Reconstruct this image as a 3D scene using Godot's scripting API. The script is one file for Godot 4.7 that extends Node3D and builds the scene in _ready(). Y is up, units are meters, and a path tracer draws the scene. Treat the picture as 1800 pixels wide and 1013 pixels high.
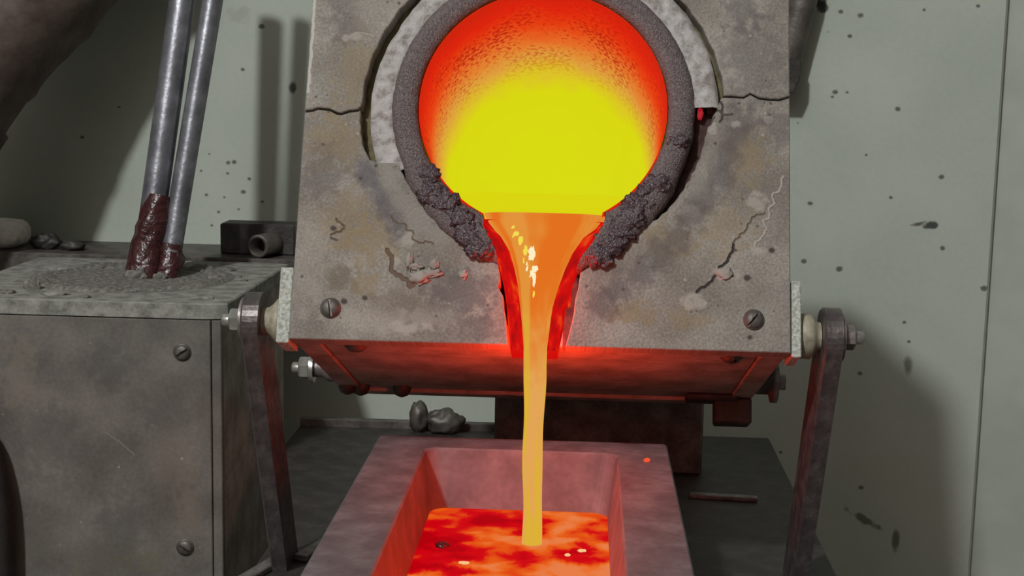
extends Node3D
# A small tilting crucible furnace pours molten metal into an ingot mould.
# World: metres, y up. The furnace's pouring lip is at z = 0, x is to the right, the workshop wall stands at z = -0.95.

var taken := {}
var M := {}

# ------------------------------------------------------------------ scene tree helpers
func numbered(called: String) -> String:
	if not taken.has(called):
		taken[called] = 0
		return called
	taken[called] += 1
	return "%s_%03d" % [called, taken[called]]

func thing(called: String, label: String, category: String, at := Vector3.ZERO, group := "") -> Node3D:
	var o := Node3D.new()
	o.name = numbered(called)
	add_child(o)
	o.position = at
	o.set_meta("label", label)
	o.set_meta("category", category)
	if group != "":
		o.set_meta("group", group)
	return o

func commit(st: SurfaceTool, called: String, m: Material, parent: Node = null) -> MeshInstance3D:
	var o := MeshInstance3D.new()
	st.generate_normals()
	o.mesh = st.commit()
	o.material_override = null
	o.mesh.surface_set_material(0, m)
	o.cast_shadow = GeometryInstance3D.SHADOW_CASTING_SETTING_ON
	if parent == null:
		o.name = numbered(called)
		add_child(o)
	else:
		o.name = called
		parent.add_child(o, true)
	return o

func tag(o: Node, label: String, category: String, group := "") -> void:
	o.set_meta("label", label)
	o.set_meta("category", category)
	if group != "":
		o.set_meta("group", group)

func structure(st: SurfaceTool, called: String, m: Material, label: String) -> MeshInstance3D:
	var o := commit(st, called, m)
	o.set_meta("kind", "structure")
	o.set_meta("label", label)
	o.set_meta("category", called.split("_")[0])
	return o

# ------------------------------------------------------------------ geometry helpers
func mesh() -> SurfaceTool:
	var st := SurfaceTool.new()
	st.begin(Mesh.PRIMITIVE_TRIANGLES)
	return st

func tri(st: SurfaceTool, a: Vector3, b: Vector3, c: Vector3, g := -1, ua := Vector2.ZERO, ub := Vector2.ZERO, uc := Vector2.ZERO) -> void:
	st.set_smooth_group(g)
	st.set_uv(ua)
	st.add_vertex(a)
	st.set_smooth_group(g)
	st.set_uv(ub)
	st.add_vertex(b)
	st.set_smooth_group(g)
	st.set_uv(uc)
	st.add_vertex(c)

func quad(st: SurfaceTool, a: Vector3, b: Vector3, c: Vector3, d: Vector3, g := -1, ua := Vector2.ZERO, ub := Vector2.ZERO, uc := Vector2.ZERO, ud := Vector2.ZERO) -> void:
	tri(st, a, b, c, g, ua, ub, uc)
	tri(st, a, c, d, g, ua, uc, ud)

# a box with chamfered edges
func cbox(st: SurfaceTool, xf: Transform3D, size: Vector3, ch := 0.001) -> void:
	var h := size / 2.0
	ch = minf(ch, minf(h.x, minf(h.y, h.z)) * 0.9)
	var s := [-1.0, 1.0]
	var p := func(sx: float, sy: float, sz: float, ax: int) -> Vector3:
		var v := Vector3(sx * (h.x - ch), sy * (h.y - ch), sz * (h.z - ch))
		if ax == 0: v.x = sx * h.x
		if ax == 1: v.y = sy * h.y
		if ax == 2: v.z = sz * h.z
		return xf * v
	for k in s:
		var f: bool = k > 0
		var A := [p.call(k, -1.0, -1.0, 0), p.call(k, -1.0, 1.0, 0), p.call(k, 1.0, 1.0, 0), p.call(k, 1.0, -1.0, 0)]
		var B := [p.call(-1.0, k, -1.0, 1), p.call(1.0, k, -1.0, 1), p.call(1.0, k, 1.0, 1), p.call(-1.0, k, 1.0, 1)]
		var C := [p.call(-1.0, -1.0, k, 2), p.call(-1.0, 1.0, k, 2), p.call(1.0, 1.0, k, 2), p.call(1.0, -1.0, k, 2)]
		for q in [A, B, C]:
			if f:
				quad(st, q[0], q[1], q[2], q[3])
			else:
				quad(st, q[3], q[2], q[1], q[0])
	for a in s:
		for b in s:
			var flip: bool = a * b > 0
			var e := [[p.call(a, b, -1.0, 0), p.call(a, b, 1.0, 0), p.call(a, b, 1.0, 1), p.call(a, b, -1.0, 1)],
				[p.call(-1.0, a, b, 1), p.call(1.0, a, b, 1), p.call(1.0, a, b, 2), p.call(-1.0, a, b, 2)],
				[p.call(a, -1.0, b, 2), p.call(a, 1.0, b, 2), p.call(a, 1.0, b, 0), p.call(a, -1.0, b, 0)]]
			for q in e:
				if flip:
					quad(st, q[3], q[2], q[1], q[0])
				else:
					quad(st, q[0], q[1], q[2], q[3])
	for a in s:
		for b in s:
			for c in s:
				var t := [p.call(a, b, c, 0), p.call(a, b, c, 1), p.call(a, b, c, 2)]
				if a * b * c > 0:
					tri(st, t[0], t[2], t[1])
				else:
					tri(st, t[0], t[1], t[2])

func at(x: float, y: float, z: float) -> Transform3D:
	return Transform3D(Basis(), Vector3(x, y, z))

func box_between(st: SurfaceTool, lo: Vector3, hi: Vector3, ch := 0.001) -> void:
	cbox(st, Transform3D(Basis(), (lo + hi) / 2.0), hi - lo, ch)

# rings of equal length joined into a skin; uv: x round the ring, y along the rings
func loft(st: SurfaceTool, rings: Array, closed := true, caps := true, smooth := true) -> void:
	var n: int = rings[0].size()
	var m := rings.size()
	var last := n if closed else n - 1
	for i in m - 1:
		for j in last:
			var k := (j + 1) % n
			quad(st, rings[i][j], rings[i + 1][j], rings[i + 1][k], rings[i][k], 1 if smooth else -1,
				Vector2(float(j) / n, float(i) / (m - 1)), Vector2(float(j) / n, float(i + 1) / (m - 1)),
				Vector2(float(j + 1) / n, float(i + 1) / (m - 1)), Vector2(float(j + 1) / n, float(i) / (m - 1)))
	if caps and closed:
		for e in [0, m - 1]:
			var c := Vector3.ZERO
			for v in rings[e]:
				c += v
			c /= n
			for j in n:
				var k := (j + 1) % n
				if e == 0:
					tri(st, c, rings[e][j], rings[e][k], 2)
				else:
					tri(st, c, rings[e][k], rings[e][j], 2)

func circle(xf: Transform3D, r: float, n: int, off := 0.0) -> Array:
	var a := []
	for j in n:
		var t := TAU * j / n + off
		a.append(xf * Vector3(r * cos(t), r * sin(t), 0.0))
	return a

# a solid of revolution about z of xf: profile of (radius, z)
func lathe(st: SurfaceTool, xf: Transform3D, profile: Array, n := 32, caps := true, smooth := true, off := 0.0) -> void:
	var rings := []
	for p in profile:
		rings.append(circle(xf * Transform3D(Basis(), Vector3(0, 0, p.y)), p.x, n, off))
	loft(st, rings, true, caps, smooth)

func frame_along(d: Vector3) -> Basis:
	d = d.normalized()
	var up := Vector3.UP if absf(d.y) < 0.95 else Vector3.RIGHT
	var x := up.cross(d).normalized()
	return Basis(x, d.cross(x), d)

func tube(st: SurfaceTool, pts: Array, radii: Array, n := 20, lump := 0.0, seed_ := 1) -> void:
	var rings := []
	var noise := FastNoiseLite.new()
	noise.seed = seed_
	noise.frequency = 40.0
	for i in pts.size():
		var a: Vector3 = pts[maxi(i - 1, 0)]
		var b: Vector3 = pts[mini(i + 1, pts.size() - 1)]
		var bs := frame_along(b - a)
		var ring := []
		for j in n:
			var t := TAU * j / n
			var d := bs * Vector3(cos(t), sin(t), 0)
			var p: Vector3 = pts[i] + d * radii[i]
			if lump > 0.0:
				p += d * noise.get_noise_3dv(p) * lump
			ring.append(p)
		rings.append(ring)
	loft(st, rings)

func spline(pts: Array, per := 6) -> Array:
	var out := []
	for i in pts.size() - 1:
		var p0: Vector3 = pts[maxi(i - 1, 0)]
		var p3: Vector3 = pts[mini(i + 2, pts.size() - 1)]
		for k in per:
			out.append(pts[i].cubic_interpolate(pts[i + 1], p0, p3, float(k) / per))
	out.append(pts[-1])
	return out

# polygon in the xy plane of xf, extruded from z0 to z1 (front), the front edge chamfered; uv = planar, uv_size metres per repeat
func slab(st: SurfaceTool, xf: Transform3D, poly: PackedVector2Array, z0: float, z1: float, ch := 0.001, uv_from := Vector2.ZERO, uv_size := Vector2.ONE) -> void:
	if Geometry2D.is_polygon_clockwise(poly):
		poly.reverse()
	var n := poly.size()
	var inner := PackedVector2Array()
	for i in n:
		var a := poly[(i + n - 1) % n]
		var b := poly[i]
		var c := poly[(i + 1) % n]
		var n1 := (b - a).normalized().rotated(PI / 2)
		var n2 := (c - b).normalized().rotated(PI / 2)
		var s := (n1 + n2)
		s = s / maxf(0.5, s.length_squared()) * 2.0
		inner.append(b + s * ch)
	var uv := func(p: Vector2) -> Vector2:
		return Vector2((p.x - uv_from.x) / uv_size.x, 1.0 - (p.y - uv_from.y) / uv_size.y)
	var idx := Geometry2D.triangulate_polygon(poly)
	for i in range(0, idx.size(), 3):
		var q := [inner[idx[i]], inner[idx[i + 1]], inner[idx[i + 2]]]
		tri(st, xf * Vector3(q[0].x, q[0].y, z1), xf * Vector3(q[2].x, q[2].y, z1), xf * Vector3(q[1].x, q[1].y, z1), -1, uv.call(q[0]), uv.call(q[2]), uv.call(q[1]))
		var r := [poly[idx[i]], poly[idx[i + 1]], poly[idx[i + 2]]]
		tri(st, xf * Vector3(r[0].x, r[0].y, z0), xf * Vector3(r[1].x, r[1].y, z0), xf * Vector3(r[2].x, r[2].y, z0), -1, uv.call(r[0]), uv.call(r[1]), uv.call(r[2]))
	for i in n:
		var k := (i + 1) % n
		var a := poly[i]
		var b := poly[k]
		quad(st, xf * Vector3(a.x, a.y, z0), xf * Vector3(a.x, a.y, z1 - ch), xf * Vector3(b.x, b.y, z1 - ch), xf * Vector3(b.x, b.y, z0), -1, uv.call(a), uv.call(a), uv.call(b), uv.call(b))
		quad(st, xf * Vector3(a.x, a.y, z1 - ch), xf * Vector3(inner[i].x, inner[i].y, z1), xf * Vector3(inner[k].x, inner[k].y, z1), xf * Vector3(b.x, b.y, z1 - ch), -1, uv.call(a), uv.call(inner[i]), uv.call(inner[k]), uv.call(b))

# rough rounded lump
func lump(st: SurfaceTool, c: Vector3, size: Vector3, seed_: int, rough := 0.35, n := 12) -> void:
	var noise := FastNoiseLite.new()
	noise.seed = seed_
	noise.frequency = 0.9
	var rings := []
	for i in range(1, n):
		var ph := PI * i / n
		var ring := []
		for j in n * 2:
			var t := TAU * j / (n * 2)
			var d := Vector3(sin(ph) * cos(t), cos(ph), sin(ph) * sin(t))
			ring.append(c + d * size * (1.0 + rough * noise.get_noise_3dv(d * 1.6)))
		rings.append(ring)
	loft(st, rings)

# ------------------------------------------------------------------ texture helpers
func noise_bytes(w: int, h: int, seed_: int, freq: float, oct := 4, seamless := false, kind := FastNoiseLite.TYPE_SIMPLEX_SMOOTH) -> PackedByteArray:
	var f := FastNoiseLite.new()
	f.seed = seed_
	f.noise_type = kind
	f.frequency = freq
	f.fractal_octaves = oct
	var im := f.get_seamless_image(w, h) if seamless else f.get_image(w, h)
	im.convert(Image.FORMAT_L8)
	return im.get_data()

func texture(w: int, h: int, data: PackedByteArray) -> ImageTexture:
	return ImageTexture.create_from_image(Image.create_from_data(w, h, false, Image.FORMAT_RGB8, data))

func grey_texture(w: int, h: int, data: PackedByteArray) -> ImageTexture:
	return ImageTexture.create_from_image(Image.create_from_data(w, h, false, Image.FORMAT_L8, data))

# seamless mottled texture: two noises mixed through three colours, with dark and light flecks
func mottled(seed_: int, a: Color, b: Color, c: Color, freq := 0.012, flecks := 0.0, fleck := Color.BLACK) -> ImageTexture:
	var n := 256
	var n1 := noise_bytes(n, n, seed_, freq, 5, true)
	var n2 := noise_bytes(n, n, seed_ + 7, freq * 6.0, 3, true)
	var out := PackedByteArray()
	out.resize(n * n * 3)
	for i in n * n:
		var t := n1[i] / 255.0 * 0.72 + n2[i] / 255.0 * 0.28
		t = clampf((t - 0.5) * 1.7 + 0.5, 0.0, 1.0)
		var col := a.lerp(b, t * 2.0) if t < 0.5 else b.lerp(c, t * 2.0 - 1.0)
		if flecks > 0.0 and n2[i] > 255.0 * (1.0 - flecks):
			col = col.lerp(fleck, 0.6)
		out[i * 3] = int(col.r * 255)
		out[i * 3 + 1] = int(col.g * 255)
		out[i * 3 + 2] = int(col.b * 255)
	return texture(n, n, out)

func plain_noise(seed_: int, freq: float, oct := 4) -> ImageTexture:
	return grey_texture(256, 256, noise_bytes(256, 256, seed_, freq, oct, true))

func surface(called: String, tex: Texture2D, scale: float, rough: float, metal := 0.0, bump: Texture2D = null, depth := 0.0) -> StandardMaterial3D:
	var m := StandardMaterial3D.new()
	m.resource_name = called
	m.albedo_texture = tex
	m.uv1_triplanar = true
	m.uv1_scale = Vector3.ONE * scale
	m.roughness = rough
	m.metallic = metal
	if bump:
		m.heightmap_enabled = true
		m.heightmap_texture = bump
		m.heightmap_scale = depth
	M[called] = m
	return m

func hot(called: String, tex: Texture2D, energy := 1.0) -> StandardMaterial3D:
	var m := StandardMaterial3D.new()
	m.resource_name = called
	m.albedo_color = Color(0.03, 0.02, 0.02)
	m.roughness = 0.9
	m.metallic_specular = 0.1
	m.emission_enabled = true
	m.emission = Color.BLACK
	m.emission_texture = tex
	m.emission_energy_multiplier = energy
	m.texture_repeat = true
	M[called] = m
	return m

func c8(r: int, g: int, b: int) -> Color:
	return Color8(r, g, b)

# an editable picture with planar size in metres
class Paint:
	var w: int
	var h: int
	var from: Vector2
	var size: Vector2
	var rgb: PackedByteArray
	var height: PackedByteArray
	var grain: PackedByteArray

	# blends a colour inside a soft, ragged blot
	func blot(c: Vector2, r: Vector2, col: Color, strength: float, ragged := 0.6, turn := 0.0) -> void:
		var px := Vector2((c.x - from.x) / size.x * w, (1.0 - (c.y - from.y) / size.y) * h)
		var rx := r.x / size.x * w
		var ry := r.y / size.y * h
		var reach := int(maxf(rx, ry) * 1.3) + 1
		for y in range(maxi(0, int(px.y) - reach), mini(h, int(px.y) + reach)):
			for x in range(maxi(0, int(px.x) - reach), mini(w, int(px.x) + reach)):
				var d := Vector2(x - px.x, y - px.y).rotated(turn)
				var q := sqrt((d.x / rx) * (d.x / rx) + (d.y / ry) * (d.y / ry))
				var g := grain[y * w + x] / 255.0
				var a := clampf((1.0 - q + (g - 0.5) * 2.0 * ragged) * 1.8, 0.0, 1.0) * strength
				if q > 1.3 or a <= 0.0:
					continue
				a *= clampf((1.3 - q) * 4.0, 0.0, 1.0)
				var i := (y * w + x) * 3
				rgb[i] = int(lerpf(rgb[i], col.r * 255, a))
				rgb[i + 1] = int(lerpf(rgb[i + 1], col.g * 255, a))
				rgb[i + 2] = int(lerpf(rgb[i + 2], col.b * 255, a))

	func raise(c: Vector2, r: Vector2, by: float) -> void:
		var px := Vector2((c.x - from.x) / size.x * w, (1.0 - (c.y - from.y) / size.y) * h)
		var rx := r.x / size.x * w
		var ry := r.y / size.y * h
		for y in range(maxi(0, int(px.y - ry)), mini(h, int(px.y + ry) + 1)):
			for x in range(maxi(0, int(px.x - rx)), mini(w, int(px.x + rx) + 1)):
				var q := Vector2((x - px.x) / rx, (y - px.y) / ry).length() + (grain[y * w + x] / 255.0 - 0.5) * 0.9
				if q < 1.0:
					var i := y * w + x
					height[i] = clampi(int(height[i] + by * minf(1.0, (1.0 - q) * 3.0)), 0, 255)

	func line(pts: Array, width: float, col: Color, strength: float, by := 0.0, wander := 0.0) -> void:
		for k in pts.size() - 1:
			var a: Vector2 = pts[k]
			var b: Vector2 = pts[k + 1]
			var steps := int((b - a).length() / size.x * w * 1.5) + 2
			for s in steps:
				var p := a.lerp(b, float(s) / steps)
				var gx := clampi(int((p.x - from.x) / size.x * w), 0, w - 1)
				var gy := clampi(int((1.0 - (p.y - from.y) / size.y) * h), 0, h - 1)
				var off := (grain[gy * w + gx] / 255.0 - 0.5) * wander
				p += (b - a).normalized().rotated(PI / 2) * off
				var r := width / size.x * w / 2.0
				var x0 := (p.x - from.x) / size.x * w
				var y0 := (1.0 - (p.y - from.y) / size.y) * h
				for y in range(maxi(0, int(y0 - r)), mini(h, int(y0 + r) + 1)):
					for x in range(maxi(0, int(x0 - r)), mini(w, int(x0 + r) + 1)):
						if Vector2(x - x0, y - y0).length() <= r + 0.3:
							var i := y * w + x
							rgb[i * 3] = int(lerpf(rgb[i * 3], col.r * 255, strength))
							rgb[i * 3 + 1] = int(lerpf(rgb[i * 3 + 1], col.g * 255, strength))
							rgb[i * 3 + 2] = int(lerpf(rgb[i * 3 + 2], col.b * 255, strength))
							if by != 0.0:
								height[i] = clampi(int(height[i] + by), 0, 255)

	func colour_texture() -> ImageTexture:
		return ImageTexture.create_from_image(Image.create_from_data(w, h, false, Image.FORMAT_RGB8, rgb))

	func height_texture() -> ImageTexture:
		return ImageTexture.create_from_image(Image.create_from_data(w, h, false, Image.FORMAT_L8, height))

func painted(w: int, h: int, from: Vector2, size: Vector2, seed_: int, a: Color, b: Color, c: Color, contrast := 1.5, freq := 0.008, fine := 0.09, share := 3) -> Paint:
	var p := Paint.new()
	p.w = w
	p.h = h
	p.from = from
	p.size = size
	var n1 := noise_bytes(w, h, seed_, freq, 5)
	var n2 := noise_bytes(w, h, seed_ + 3, fine, 4)
	p.grain = noise_bytes(w, h, seed_ + 5, 0.035, 5)
	p.rgb = PackedByteArray()
	p.rgb.resize(w * h * 3)
	p.height = PackedByteArray()
	p.height.resize(w * h)
	var lut := PackedByteArray()
	for i in 256:
		var t := clampf((i / 255.0 - 0.5) * contrast + 0.5, 0.0, 1.0)
		var col := a.lerp(b, t * 2.0) if t < 0.5 else b.lerp(c, t * 2.0 - 1.0)
		lut.append_array([int(col.r * 255), int(col.g * 255), int(col.b * 255)])
	for i in w * h:
		var k := (n1[i] * (10 - share) + n2[i] * share) / 10 * 3
		p.rgb[i * 3] = lut[k]
		p.rgb[i * 3 + 1] = lut[k + 1]
		p.rgb[i * 3 + 2] = lut[k + 2]
		p.height[i] = 90 + n2[i] / 4 + p.grain[i] / 6
	return p

# ------------------------------------------------------------------ camera, light
func set_up_view() -> void:
	var cam := Camera3D.new()
	cam.name = "camera"
	cam.projection = Camera3D.PROJECTION_PERSPECTIVE
	cam.fov = rad_to_deg(2.0 * atan(506.5 / 2600.0))
	cam.near = 0.02
	cam.far = 20.0
	add_child(cam)
	cam.position = Vector3(0.0, 1.15, 1.19)
	cam.rotation_degrees = Vector3(-8.4, 2.7, 1.15)
	cam.current = true
	var we := WorldEnvironment.new()
	we.name = "environment"
	var e := Environment.new()
	e.background_mode = Environment.BG_COLOR
	e.background_color = Color(0.0, 0.0, 0.0)
	e.tonemap_mode = Environment.TONE_MAPPER_LINEAR
	e.tonemap_exposure = 1.0
	e.sdfgi_enabled = true
	e.ssao_enabled = true
	e.ssil_enabled = true
	we.environment = e
	add_child(we)

func glow_light(called: String, pos: Vector3, col: Color, energy: float, size: float) -> void:
	var l := OmniLight3D.new()
	l.name = numbered(called)
	l.light_color = col
	l.light_energy = energy
	l.light_size = size
	l.omni_range = 6.0
	l.omni_attenuation = 2.0
	l.shadow_enabled = true
	add_child(l)
	l.position = pos

# the workshop lamp: a globe bulb under an enamel collar, hanging from the ceiling behind the photographer
const LAMP_AT := Vector3(-1.39, 3.90, 3.18)
func build_lamp() -> void:
	var t := thing("pendant_lamp", "white globe lamp hanging from the workshop ceiling", "lamp", LAMP_AT)
	var st := mesh()
	var pr := []
	for i in range(1, 16):
		var a := PI * i / 16.0
		pr.append(Vector2(0.14 * sin(a), -0.14 * cos(a)))
	lathe(st, Transform3D(Basis(Vector3.RIGHT, -PI / 2), Vector3.ZERO), pr, 28)
	var gm := StandardMaterial3D.new()
	gm.resource_name = "lamp_glass"
	gm.albedo_color = Color(0.9, 0.9, 0.9)
	gm.emission_enabled = true
	gm.emission = Color(0.985, 1.0, 1.0)
	gm.emission_energy_multiplier = 6.0
	commit(st, "bulb", gm, t)
	st = mesh()
	lathe(st, Transform3D(Basis(Vector3.RIGHT, -PI / 2), Vector3.ZERO), [Vector2(0.03, 0.135), Vector2(0.035, 0.15), Vector2(0.03, 0.21), Vector2(0.008, 0.22)], 20)
	commit(st, "socket", M.black_steel, t)
	st = mesh()
	tube(st, [Vector3(0, 0.215, 0), Vector3(0, 0.4, 0), Vector3(0, 0.599, 0)], [0.006, 0.006, 0.006], 8)
	commit(st, "cord", M.black_steel, t)
	glow_light("lamp_light", LAMP_AT, Color(0.985, 1.0, 1.0), 14.5, 0.13)

# ------------------------------------------------------------------ materials
func make_materials() -> void:
	var fine := plain_noise(3, 0.08)
	var coarse := plain_noise(4, 0.03, 5)
	surface("black_steel", mottled(11, c8(48, 45, 43), c8(58, 55, 52), c8(72, 67, 62)), 9.0, 0.55, 0.35, fine, 0.03)
	surface("dark_steel", mottled(12, c8(66, 60, 57), c8(84, 79, 75), c8(104, 98, 92)), 7.0, 0.5, 0.4, fine, 0.03)
	surface("bright_steel", mottled(13, c8(150, 148, 144), c8(180, 178, 174), c8(205, 203, 199), 0.02), 12.0, 0.32, 0.85, fine, 0.01)
	surface("bar_steel", mottled(14, c8(92, 84, 82), c8(116, 108, 106), c8(146, 138, 136), 0.02), 10.0, 0.42, 0.5, fine, 0.03)
	surface("board", mottled(15, c8(118, 109, 102), c8(140, 131, 123), c8(158, 149, 141)), 6.0, 0.85, 0.0, coarse, 0.05)
	surface("fibre", mottled(16, c8(126, 128, 120), c8(164, 166, 158), c8(190, 192, 186), 0.06, 0.2, c8(110, 112, 104)), 14.0, 0.9, 0.0, fine, 0.08)
	surface("plaster", mottled(17, c8(116, 108, 103), c8(158, 153, 151), c8(174, 170, 168), 0.03, 0.08, c8(100, 92, 90)), 9.0, 0.95, 0.0, coarse, 0.2)
	surface("rim_clay", mottled(18, c8(64, 55, 56), c8(93, 82, 82), c8(126, 113, 112), 0.06, 0.12, c8(150, 140, 138)), 26.0, 0.6, 0.0, fine, 0.12)
	surface("graphite", mottled(19, c8(74, 73, 75), c8(87, 86, 88), c8(104, 103, 105), 0.02), 4.0, 0.62, 0.05, fine, 0.04)
	surface("slag", mottled(20, c8(40, 18, 20), c8(60, 27, 29), c8(76, 44, 44), 0.03), 14.0, 0.3, 0.0, coarse, 0.12)
	surface("ash", mottled(21, c8(72, 70, 66), c8(104, 101, 95), c8(142, 139, 132), 0.05), 9.0, 0.95, 0.0, coarse, 0.12)
	surface("rod_steel", mottled(22, c8(92, 92, 98), c8(116, 116, 122), c8(142, 142, 148), 0.015), 6.0, 0.4, 0.55, fine, 0.03)
	surface("duct", mottled(23, c8(58, 44, 40), c8(80, 66, 60), c8(98, 88, 80), 0.02), 4.0, 0.7, 0.15, coarse, 0.1)
	surface("brick", mottled(24, c8(196, 190, 182), c8(220, 214, 206), c8(232, 227, 220), 0.03), 8.0, 0.9, 0.0, coarse, 0.15)
	surface("rubber", mottled(25, c8(38, 35, 34), c8(46, 43, 42), c8(56, 52, 50)), 6.0, 0.75)
	surface("washer_tan", mottled(26, c8(120, 112, 96), c8(150, 142, 124), c8(168, 160, 142), 0.03), 14.0, 0.6, 0.1)
	surface("concrete", mottled(27, c8(104, 100, 95), c8(118, 113, 107), c8(130, 125, 118)), 1.2, 0.9, 0.0, coarse, 0.1)
	surface("paint", mottled(28, c8(156, 162, 152), c8(165, 170, 160), c8(172, 177, 168)), 1.0, 0.85)
	surface("sooty_wall", mottled(30, c8(104, 98, 92), c8(118, 112, 106), c8(132, 126, 120)), 0.8, 0.9)
	surface("packing", mottled(34, c8(72, 64, 42), c8(98, 88, 60), c8(112, 102, 72), 0.03), 10.0, 0.95)
	surface("rim_slag", mottled(35, c8(44, 32, 36), c8(66, 50, 55), c8(104, 90, 92), 0.05), 22.0, 0.36, 0.0, fine, 0.12)
	surface("arm_steel", mottled(36, c8(66, 60, 59), c8(84, 77, 76), c8(112, 104, 103), 0.02), 10.0, 0.4, 0.45, fine, 0.03)
	surface("burnt_packing", mottled(37, c8(52, 34, 32), c8(70, 48, 45), c8(86, 62, 58), 0.03), 10.0, 0.95)
	surface("lid_board", mottled(29, c8(96, 96, 91), c8(127, 126, 120), c8(146, 145, 138), 0.03), 5.0, 0.85, 0.0, coarse, 0.15)

# ------------------------------------------------------------------ room
func build_room() -> void:
	# painted wall sheet with specks of soot and splashes where the photograph shows them
	var p := painted(1620, 1060, Vector2(-1.03, 0.30), Vector2(1.62, 1.06), 31, c8(157, 164, 154), c8(165, 171, 161), c8(172, 176, 168), 1.2, 0.004)
	var soot := c8(52, 52, 48)
	for s in [[0.306, 1.216, 4], [0.355, 1.241, 4], [0.383, 1.236, 5], [0.369, 1.207, 3], [0.470, 1.245, 3], [0.545, 1.252, 3], [0.338, 1.212, 2],
			[0.353, 1.128, 4], [0.369, 1.128, 3], [0.349, 1.121, 3], [0.442, 1.106, 4], [0.285, 1.075, 3], [0.302, 1.083, 2], [0.401, 1.040, 3], [0.509, 1.011, 4],
			[0.439, 0.980, 3], [0.325, 0.969, 4], [0.320, 0.885, 4], [0.371, 0.875, 5], [0.517, 0.909, 4], [0.469, 0.799, 3], [0.477, 0.771, 3], [0.409, 0.722, 4], [0.579, 0.852, 5],
			[-0.520, 1.008, 4], [-0.511, 1.009, 4], [-0.521, 0.992, 3], [-0.489, 0.985, 3], [-0.498, 0.966, 4], [-0.553, 0.960, 3], [-0.526, 0.957, 2], [-0.470, 0.952, 3],
			[-0.560, 0.995, 2], [-0.548, 1.020, 2], [-0.505, 0.940, 3], [-0.535, 0.935, 3], [-0.580, 0.972, 2], [-0.545, 0.915, 3], [-0.498, 1.143, 3], [-0.470, 1.205, 4],
			[-0.680, 1.085, 3], [-0.735, 1.040, 4], [-0.60, 0.93, 3], [-0.44, 0.90, 3], [-0.33, 0.72, 3], [-0.22, 0.70, 3], [0.30, 0.60, 3], [0.42, 0.55, 4]]:
		var r: float = s[2] * 0.0011
		p.blot(Vector2(s[0], s[1]), Vector2(r, r * 0.8), soot, 0.7, 0.5)
	p.blot(Vector2(-0.425, 1.118), Vector2(0.0065, 0.011), soot, 0.9, 0.2)
	p.blot(Vector2(0.478, 0.735), Vector2(0.008, 0.016), c8(92, 96, 88), 0.8, 0.2, 0.15)
	p.blot(Vector2(0.482, 0.944), Vector2(0.013, 0.004), soot, 0.8, 0.7, 0.3)
	p.blot(Vector2(0.497, 0.942), Vector2(0.011, 0.006), soot, 0.9, 0.8)
	p.blot(Vector2(0.320, 1.254), Vector2(0.018, 0.009), soot, 0.95, 0.9)
	p.blot(Vector2(0.328, 1.246), Vector2(0.008, 0.007), soot, 0.9, 0.9)
	p.blot(Vector2(0.43, 0.50), Vector2(0.035, 0.006), c8(70, 66, 62), 0.7, 0.7, -0.5)
	p.blot(Vector2(0.475, 0.475), Vector2(0.006, 0.02), c8(70, 66, 62), 0.7, 0.5)
	p.blot(Vector2(-0.50, 1.222), Vector2(0.02, 0.013), c8(140, 140, 130), 0.4, 0.9)
	p.blot(Vector2(-0.60, 1.20), Vector2(0.05, 0.04), c8(160, 164, 152), 0.4, 0.9)
	var wm := StandardMaterial3D.new()
	wm.resource_name = "painted_wall_sheet"
	wm.albedo_texture = p.colour_texture()
	wm.roughness = 0.8
	wm.texture_repeat = false
	# the sheet: stands 3 cm proud of the wall and ends in a vertical edge
	var st := mesh()
	slab(st, Transform3D(), PackedVector2Array([Vector2(-1.03, 0.30), Vector2(0.588, 0.30), Vector2(0.588, 1.36), Vector2(-1.03, 1.36)]), -0.964, -0.95, 0.004, p.from, p.size)
	structure(st, "wall_panel", wm, "pale grey green painted wall panel spotted with soot specks")
	st = mesh()
	box_between(st, Vector3(-1.9, 1.362, -0.964), Vector3(0.588, 2.9, -0.95), 0.004)
	structure(st, "wall_panel_upper", M.paint, "plain painted wall panel above the spotted one")
	st = mesh()
	box_between(st, Vector3(-2.6, 0.0, -1.08), Vector3(2.4, 4.5, -0.964), 0.001)
	structure(st, "wall_back", M.paint, "pale painted workshop wall behind both furnaces")
	st = mesh()
	box_between(st, Vector3(-2.7, -0.1, -1.08), Vector3(2.5, 0.0, 4.4), 0.001)
	structure(st, "floor", M.concrete, "dark grey concrete workshop floor")
	st = mesh()
	box_between(st, Vector3(-2.7, 4.5, -1.08), Vector3(2.5, 4.6, 4.4), 0.001)
	structure(st, "ceiling", M.sooty_wall, "sooty grey workshop ceiling")
	for q in [["wall_left", Vector3(-2.7, 0, -1.08), Vector3(-2.6, 4.5, 4.3), "sooty side wall of the workshop beside the upright furnace"], ["wall_right", Vector3(2.4, 0, -1.08), Vector3(2.5, 4.5, 4.3), "sooty side wall of the workshop opposite the upright furnace"], ["wall_front", Vector3(-2.7, 0, 4.3), Vector3(2.5, 4.5, 4.4), "sooty wall of the workshop facing the pouring furnace"]]:
		st = mesh()
		box_between(st, q[1], q[2], 0.001)
		structure(st, q[0], M.sooty_wall, q[3])

# ------------------------------------------------------------------ the tilting furnace (local: x right, y up the face, z out of the face; origin at the pouring lip)
const TILT := 21.0
var FX := Transform3D()
const CX := -0.0025
const CY := 0.205

func polar(a: float, r: float) -> Vector2:
	return Vector2(CX + r * cos(deg_to_rad(a)), CY + r * sin(deg_to_rad(a)))

func rad_profile(a: float, keys: Array) -> float:
	for i in keys.size() - 1:
		if a <= keys[i + 1][0]:
			return lerpf(keys[i][1], keys[i + 1][1], clampf((a - keys[i][0]) / (keys[i + 1][0] - keys[i][0]), 0.0, 1.0))
	return keys[-1][1]

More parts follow.
